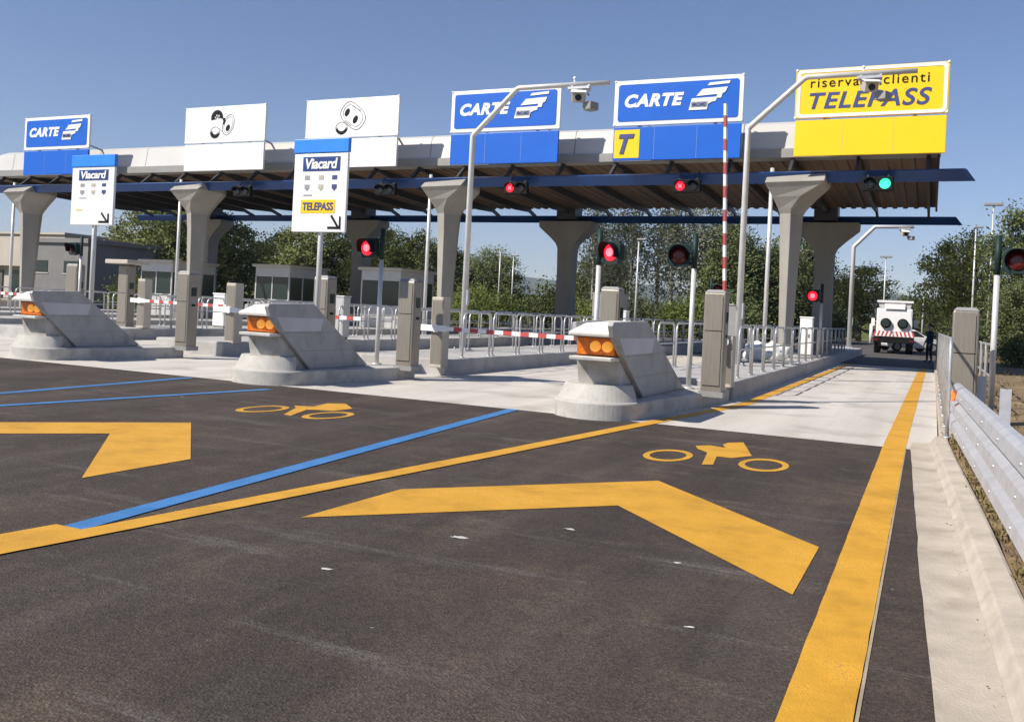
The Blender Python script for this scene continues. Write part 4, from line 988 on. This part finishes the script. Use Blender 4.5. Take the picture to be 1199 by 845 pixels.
# ------------------------------------------------------------------ lamps and thin poles behind
def street_lamp(label, loc, h, dbl=True, r_=.07):
    root = thing('street_lamp', label, 'street lamp', loc, group='thin lamp posts beyond the canopy')
    b = MB(); b.tube([(0, 0, -.1), (0, 0, h * .5), (0, 0, h)], [r_ * 1.3, r_, r_ * .7], 8); b.build('post', 'pole', root)
    b = MB()
    if dbl: b.box(-.55, .55, -.18, .18, h - .02, h + .16)
    else: b.box(-.1, .5, -.14, .14, h - .02, h + .1)
    b.build('lamp_head', 'cabgrey', root, bevel=.03)
for lab, loc, h, d in (('tall lamp post behind the red light at the right edge', (3.35, 67.5, 0), 9.9, 1), ('tall lamp post behind the white tanker truck', (-4.3, 95, 0), 8.3, 1), ('short lamp post right of the white tanker truck', (-.75, 88, 0), 5.4, 1),
                       ('tall bare lamp post left of the right-hand toll machine top', (2.65, 75, 0), 9.2, 0), ('left one of two thin lamp posts before the round tree', (-38.5, 80, 0), 7.2, 0), ('right one of two thin lamp posts before the round tree', (-36.6, 79, 0), 6.6, 0),
                       ('thin pale lamp post behind the nearest toll machine', (-17.5, 57, 0), 6.4, 0), ('thin lamp post behind the first glazed booth', (-46.5, 68, 0), 6.8, 0), ('thin lamp post left of the rear camera pole', (-10.6, 84, 0), 8.2, 0)):
    street_lamp(lab, loc, h, d)

# ------------------------------------------------------------------ trees
def tree_proto(seed, h, rx, rz, base, nclump, leaf, per, trunk_r, lm, bm_, col=False):
    """crown: many leaf-sized faces in clumps spread through a lumpy volume; local origin at the trunk's foot"""
    rnd = random.Random(seed)
    tb = MB(); tips = []
    zc = base + (h - base) / 2; H2 = (h - base) / 2
    tb.tube([(0, 0, -.2), (rnd.uniform(-.1, .1), rnd.uniform(-.1, .1), base * .6 + .3), (rnd.uniform(-.2, .2), rnd.uniform(-.2, .2), zc), (rnd.uniform(-.2, .2), 0, h - H2 * .35)], [trunk_r * 1.25, trunk_r, trunk_r * .6, trunk_r * .15], 8)
    cl = []
    for i in range(nclump):
        while True:
            p = Vector((rnd.uniform(-1, 1), rnd.uniform(-1, 1), rnd.uniform(-1, 1)))
            if .18 < p.length < 1: break
        p = p * (.75 + .3 * mnoise.noise(Vector((p.x * 1.6 + seed, p.y * 1.6, p.z * 1.6))) + .25 * p.length)
        f = 1.0 if col else (1.0 - .25 * max(0, p.z))
        c = Vector((p.x * rx * f, p.y * rx * f, zc + p.z * H2)); cl.append(c)
        if i % 7 == 0 and c.z > base:
            s0 = Vector((0, 0, max(base * .7, c.z - abs(c.x) * .9 - .6)))
            tb.tube([s0, (s0 + c) / 2 + Vector((0, 0, .15)), c], [trunk_r * .32, trunk_r * .2, .015], 5)
    lb = MB()
    for c in cl:
        cr = .30 * rnd.uniform(2.0, 4.4)
        for k in range(per):
            d = Vector((rnd.gauss(0, 1), rnd.gauss(0, 1), rnd.gauss(0, .75))) * cr * .43
            p = c + d; s = leaf * rnd.uniform(.55, 1.25)
            u = Vector((rnd.gauss(0, 1), rnd.gauss(0, 1), rnd.gauss(0, 1))).normalized(); w = u.orthogonal().normalized()
            a = u * s * .5; b_ = w * s * .34
            lb._f([lb.bm.verts.new(p - a), lb.bm.verts.new(p + b_), lb.bm.verts.new(p + a), lb.bm.verts.new(p - b_)])
    def mk(mb, nm, m):
        me = bpy.data.meshes.new(nm); mb.bm.to_mesh(me); mb.bm.free(); me.materials.append(M[m]); return me
    return mk(tb, 'trunk', bm_), mk(lb, 'crown', lm)
PRO = {
    'round': tree_proto(1, 8, 3.6, 3.6, 1.6, 150, .22, 100, .22, 'leaf1', 'bark'),
    'oval': tree_proto(2, 9, 3.0, 3.6, 1.2, 150, .22, 100, .22, 'leaf1', 'bark'),
    'dark': tree_proto(3, 8, 3.3, 3.6, .6, 160, .22, 100, .24, 'leaf2', 'bark'),
    'dark2': tree_proto(8, 9, 2.8, 3.6, .8, 150, .22, 100, .24, 'leaf2', 'bark'),
    'poplar': tree_proto(4, 11, 1.35, 5, 1.2, 105, .21, 42, .16, 'leaf3', 'barkpale', True),
    'poplar2': tree_proto(5, 11, 1.15, 5, 2.0, 86, .21, 40, .16, 'leaf3', 'barkpale', True),
    'shrub': tree_proto(6, 3.2, 2.0, 1.6, .1, 95, .18, 52, .08, 'leaf4', 'bark'),
    'shrub2': tree_proto(7, 3.0, 1.8, 1.6, .1, 90, .18, 52, .08, 'leaf2', 'bark'),
}
PH = {'round': 8, 'oval': 9, 'dark': 8, 'dark2': 9, 'poplar': 11, 'poplar2': 11, 'shrub': 3.2, 'shrub2': 3.0}
_tr = random.Random(11)
def tree(kind, x, y, h, label, wide=1.0, z=-.06):
    nm = {'poplar': 'poplar_tree', 'poplar2': 'poplar_tree', 'shrub': 'shrub', 'shrub2': 'shrub'}.get(kind, 'tree')
    s = h / PH[kind]
    root = thing(nm, label, 'shrub' if nm == 'shrub' else 'tree', (x, y, z), _tr.uniform(0, 6.28), {'tree': 'trees beyond the toll canopy', 'poplar_tree': 'slender poplars beyond the canopy', 'shrub': 'shrubs beyond the lanes'}[nm])
    root.scale = (s * wide, s * wide, s)
    for me, n_ in zip(PRO[kind], ('trunk', 'crown')):
        o = bpy.data.objects.new(n_, me); C.objects.link(o); o.parent = root
    return root
TR = [
 ('round', -57.5, 56, 9.2, 'bushy green tree above the grey service building', 1.05), ('dark', -53.5, 58, 8.4, 'dark tree between the service building and the second column', 1.0),
 ('oval', -63.5, 60, 7.4, 'green tree behind the left board at the service building', 1.0), ('round', -93, 82, 7.6, 'low tree line tree at the far left edge', 1.2), ('dark', -101, 92, 8.8, 'dark tree far behind the pale warehouse', 1.2),
 ('oval', -60.5, 74, 8.6, 'oval tree left of the first glazed booth', 1.1), ('round', -55.5, 73, 9.3, 'round tree above the first glazed booth', 1.0), ('dark', -51, 74, 8.6, 'dark tree behind the pole of the yellow strip board', 1.0),
 ('oval', -46.8, 72, 8.8, 'green tree just right of the yellow strip board', .9), ('round', -42.5, 70, 8.0, 'round tree above the second glazed booth', .95), ('dark', -38.2, 68, 7.4, 'dark tree right of the second glazed booth', .9), 
 ('dark', -41.5, 85.5, 7.9, 'round dark tree seen under the canopy left of a rear column', 1.05), ('dark', -45.6, 86, 7.3, 'dark tree behind the crossing camera pole', 1.0),
 ('dark2', -27.8, 82, 7.6, 'dark tree left of the rear column in the middle', .9), ('dark', -31, 96, 4.6, 'low dark tree in the gap left of the middle rear column', 1.0),
 ('dark2', -14.7, 74, 9.2, 'tall dark tree behind the raised boom', .95), ('dark', -12.0, 76, 8.2, 'dark tree behind the right front column', 1.0), ('dark2', -10.0, 82, 9.0, 'dark tree between the right front and rear columns', .9),
 ('oval', -6.8, 100, 8.2, 'rounded green tree behind the white tanker truck', 1.25), ('dark', -10.2, 103, 6.8, 'dark tree left of the rounded tree by the rear camera pole', 1.2), ('round', -2.2, 104, 5.0, 'green tree right of the rounded tree behind the truck', 1.0),
 ('dark', .2, 100, 4.8, 'dark tree in the dip behind the person', 1.0), ('round', 2.1, 83, 9.6, 'large green tree left of the right-hand red light', .8), ('dark2', 3.4, 92, 5.8, 'dark tree behind the large green tree at the right', 1.0),
 ('oval', 5.3, 66, 10.0, 'tall green tree at the right edge behind the red light', .85), ('round', 9.0, 66, 9.0, 'green tree cut by the right edge of the photo', 1.0), ('dark', 4.3, 56, 4.6, 'small dark tree below the red light at the right edge', .9),
 ('dark2', -21.5, 96, 5.6, 'dark tree behind the slender poplars', 1.2), ('dark', -17.5, 97, 5.8, 'broad dark tree behind the poplars at the right', 1.2), ('oval', -35.6, 98, 8.0, 'green tree far behind the thin lamp posts', 1.1)]
for kd, x, y, h, lab, wd in TR: tree(kd, x, y, h, lab, wd)
POP = [(-26.2, 73, 12.5), (-24.6, 74, 13.0), (-23.0, 73.5, 12.2), (-21.2, 75, 13.4), (-19.8, 74.5, 12.6), (-18.4, 76, 13.2), (-17.0, 76.5, 12.0), (-16.0, 78, 12.6)]
for i, (x, y, h) in enumerate(POP):
    lab = ['leftmost pale poplar, right of the middle rear column', 'second pale poplar from the left', 'third pale poplar from the left', 'fourth pale poplar from the left', 'fifth pale poplar from the left', 'sixth pale poplar from the left', 'seventh pale poplar from the left', 'rightmost pale poplar, behind the raised boom'][i]
    tree('poplar' if i % 2 else 'poplar2', x, y, h, lab, .85)
SHL = []
rs = random.Random(5)
sh = []
for i in range(13): sh.append((-41.5 + i * 2.35 + rs.uniform(-.5, .5), 60 + rs.uniform(-1, 4) + i * .5, rs.uniform(2.6, 4.0), 'shrub' if i % 3 else 'shrub2'))
for i, (x, y, h, kd) in enumerate(sh):
    ordn = ('leftmost', 'second', 'third', 'fourth', 'fifth', 'sixth', 'seventh', 'eighth', 'ninth', 'tenth', 'eleventh', 'twelfth', 'rightmost')[i]
    o = tree(kd, x, y, h, '%s shrub%s in the row behind the island railings' % (ordn, ' from the left' if 0 < i < 12 else ''), 1.0)
for x, y, h, kd, lab in ((-8.3, 88, 3.6, 'shrub2', 'dark shrub left of the truck near the kerb'), (-11.5, 84, 3.8, 'shrub', 'light green shrub right of the rear column'), (-45.5, 42, 2.4, 'shrub', 'green shrub at the foot of the far left column'), (-48, 44, 2.6, 'shrub2', 'dark shrub beside the service building'),
                         (3.4, 44, 1.4, 'shrub2', 'low dark shrub on the dry verge at the right'), (2.2, 63, 2.6, 'shrub2', 'dark shrub right of the person'), (7.5, 58, 3.0, 'shrub', 'green shrub at the right edge under the trees'), (5.4, 60, 3.2, 'shrub2', 'dark shrub under the tall tree at the right')):
    tree(kd, x, y, h, lab)
# far wood that reads as one mass
fb = MB(); rn = random.Random(21)
for i in range(5200):
    x = rn.uniform(-190, 60); y = 128 + rn.uniform(0, 14) + .03 * abs(x)
    top = 3.6 + 1.6 * mnoise.noise(Vector((x * .07, 0, 0))) + 1.4 * mnoise.noise(Vector((x * .3, 5, 0)))
    z = rn.uniform(0, 1) ** .8 * top; s = rn.uniform(.5, 1.1)
    u = Vector((rn.gauss(0, 1), rn.gauss(0, 1), rn.gauss(0, 1))).normalized(); w = u.orthogonal(); p = Vector((x, y, z))
    fb._f([fb.bm.verts.new(q) for q in (p - u * s, p + w * s * .8, p + u * s, p - w * s * .8)])
o = fb.build('distant_wood', 'leaf2', fix=False); tag(o, 'far dark wood along the horizon', 'wood', kind='stuff')

# grass on the verge
gb = MB(); rn = random.Random(3)
def tuft(x, y, hh, n):
    for k in range(n):
        a = rn.uniform(0, 6.28); l_ = hh * rn.uniform(.5, 1.2); w_ = .006 + .004 * rn.random()
        p = Vector((x + rn.gauss(0, .04), y + rn.gauss(0, .04), vz(x, y) - .02)); d = Vector((math.cos(a) * l_ * .6, math.sin(a) * l_ * .6, l_)); s = Vector((-math.sin(a), math.cos(a), 0)) * w_
        gb._f([gb.bm.verts.new(p - s), gb.bm.verts.new(p + s), gb.bm.verts.new(p + d * .6 + s * .7 + Vector((0, 0, .02))), gb.bm.verts.new(p + d)])
for i in range(420):
    y = rn.uniform(2, 13.5); tuft(lerp(.70, .25, y / 13) + .05 + abs(rn.gauss(0, .12)), y, rn.uniform(.02, .09), 5)
for i in range(1500):
    y = 5 + rn.random() ** 1.5 * 55; tuft(.9 + rn.random() ** 1.5 * 12, y, rn.uniform(.06, .2), 5)
o = gb.build('dry_grass', 'grass', fix=False); tag(o, 'dry yellow grass on the verge behind the guardrail', 'grass', kind='stuff')
# pebbles and dead leaves along the kerb
pb = MB(); rn = random.Random(9)
for i in range(420):
    y = rn.uniform(3, 13.2); x = lerp(.70, .25, y / 13) + .03 + abs(rn.gauss(0, .07)); s = rn.uniform(.006, .022)
    pb.ball((x, y, vz(x, y) + s * .2), s, 1, (1, rn.uniform(.6, 1.3), .6))
for i in range(40):
    y = rn.uniform(3, 12.4); x = lerp(.45, .06, y / 12.4) + rn.gauss(0, .03); s = rn.uniform(.003, .007); pb.ball((x, y, .022), s, 1, (1, 1, .6))
o = pb.build('gravel', 'dirt', fix=False); tag(o, 'loose gravel along the kerb', 'gravel', kind='stuff')

# ------------------------------------------------------------------ hills
hb = MB(); n = 60
pts = []
def hill(x): # ridge height over world angle
    return 150 + 190 * math.exp(-((x + 4100) / 1300) ** 2) + 60 * mnoise.noise(Vector((x * .0013, 1, 0))) + 35 * mnoise.noise(Vector((x * .005, 2, 0)))
rows = []
for j in range(7):
    rows.append([hb.bm.verts.new((-7500 + 11000 * i / n, 3300 + j * 260, (hill(-7500 + 11000 * i / n) * math.sin(math.pi / 2 * min(1, j / 4)) + (20 * mnoise.noise(Vector((i * .4, j * .7, 3))) if j else -30)))) for i in range(n + 1)])
for a, b_ in zip(rows, rows[1:]):
    for i in range(n): hb._f([a[i], a[i + 1], b_[i + 1], b_[i]], True)
structure(hb, 'hills', 'hill', 'low blue wooded hills on the horizon', 'hills')

# ------------------------------------------------------------------ haze
b = MB(); b.box(-7800, 3800, -40, 5200, -40, 420)
hm = bpy.data.materials.new('haze'); hm.use_nodes = True
hn, hl = hm.node_tree.nodes, hm.node_tree.links
hn.remove(hn['Principled BSDF']); pv = hn.new('ShaderNodeVolumePrincipled')
pv.inputs['Color'].default_value = (.78, .86, 1.0, 1); pv.inputs['Density'].default_value = HAZE; pv.inputs['Anisotropy'].default_value = .1
hl.new(pv.outputs[0], hn['Material Output'].inputs['Volume'])
hz = b.build('haze', hm); tag(hz, 'thin blue summer haze over the plain', 'haze', kind='stuff')
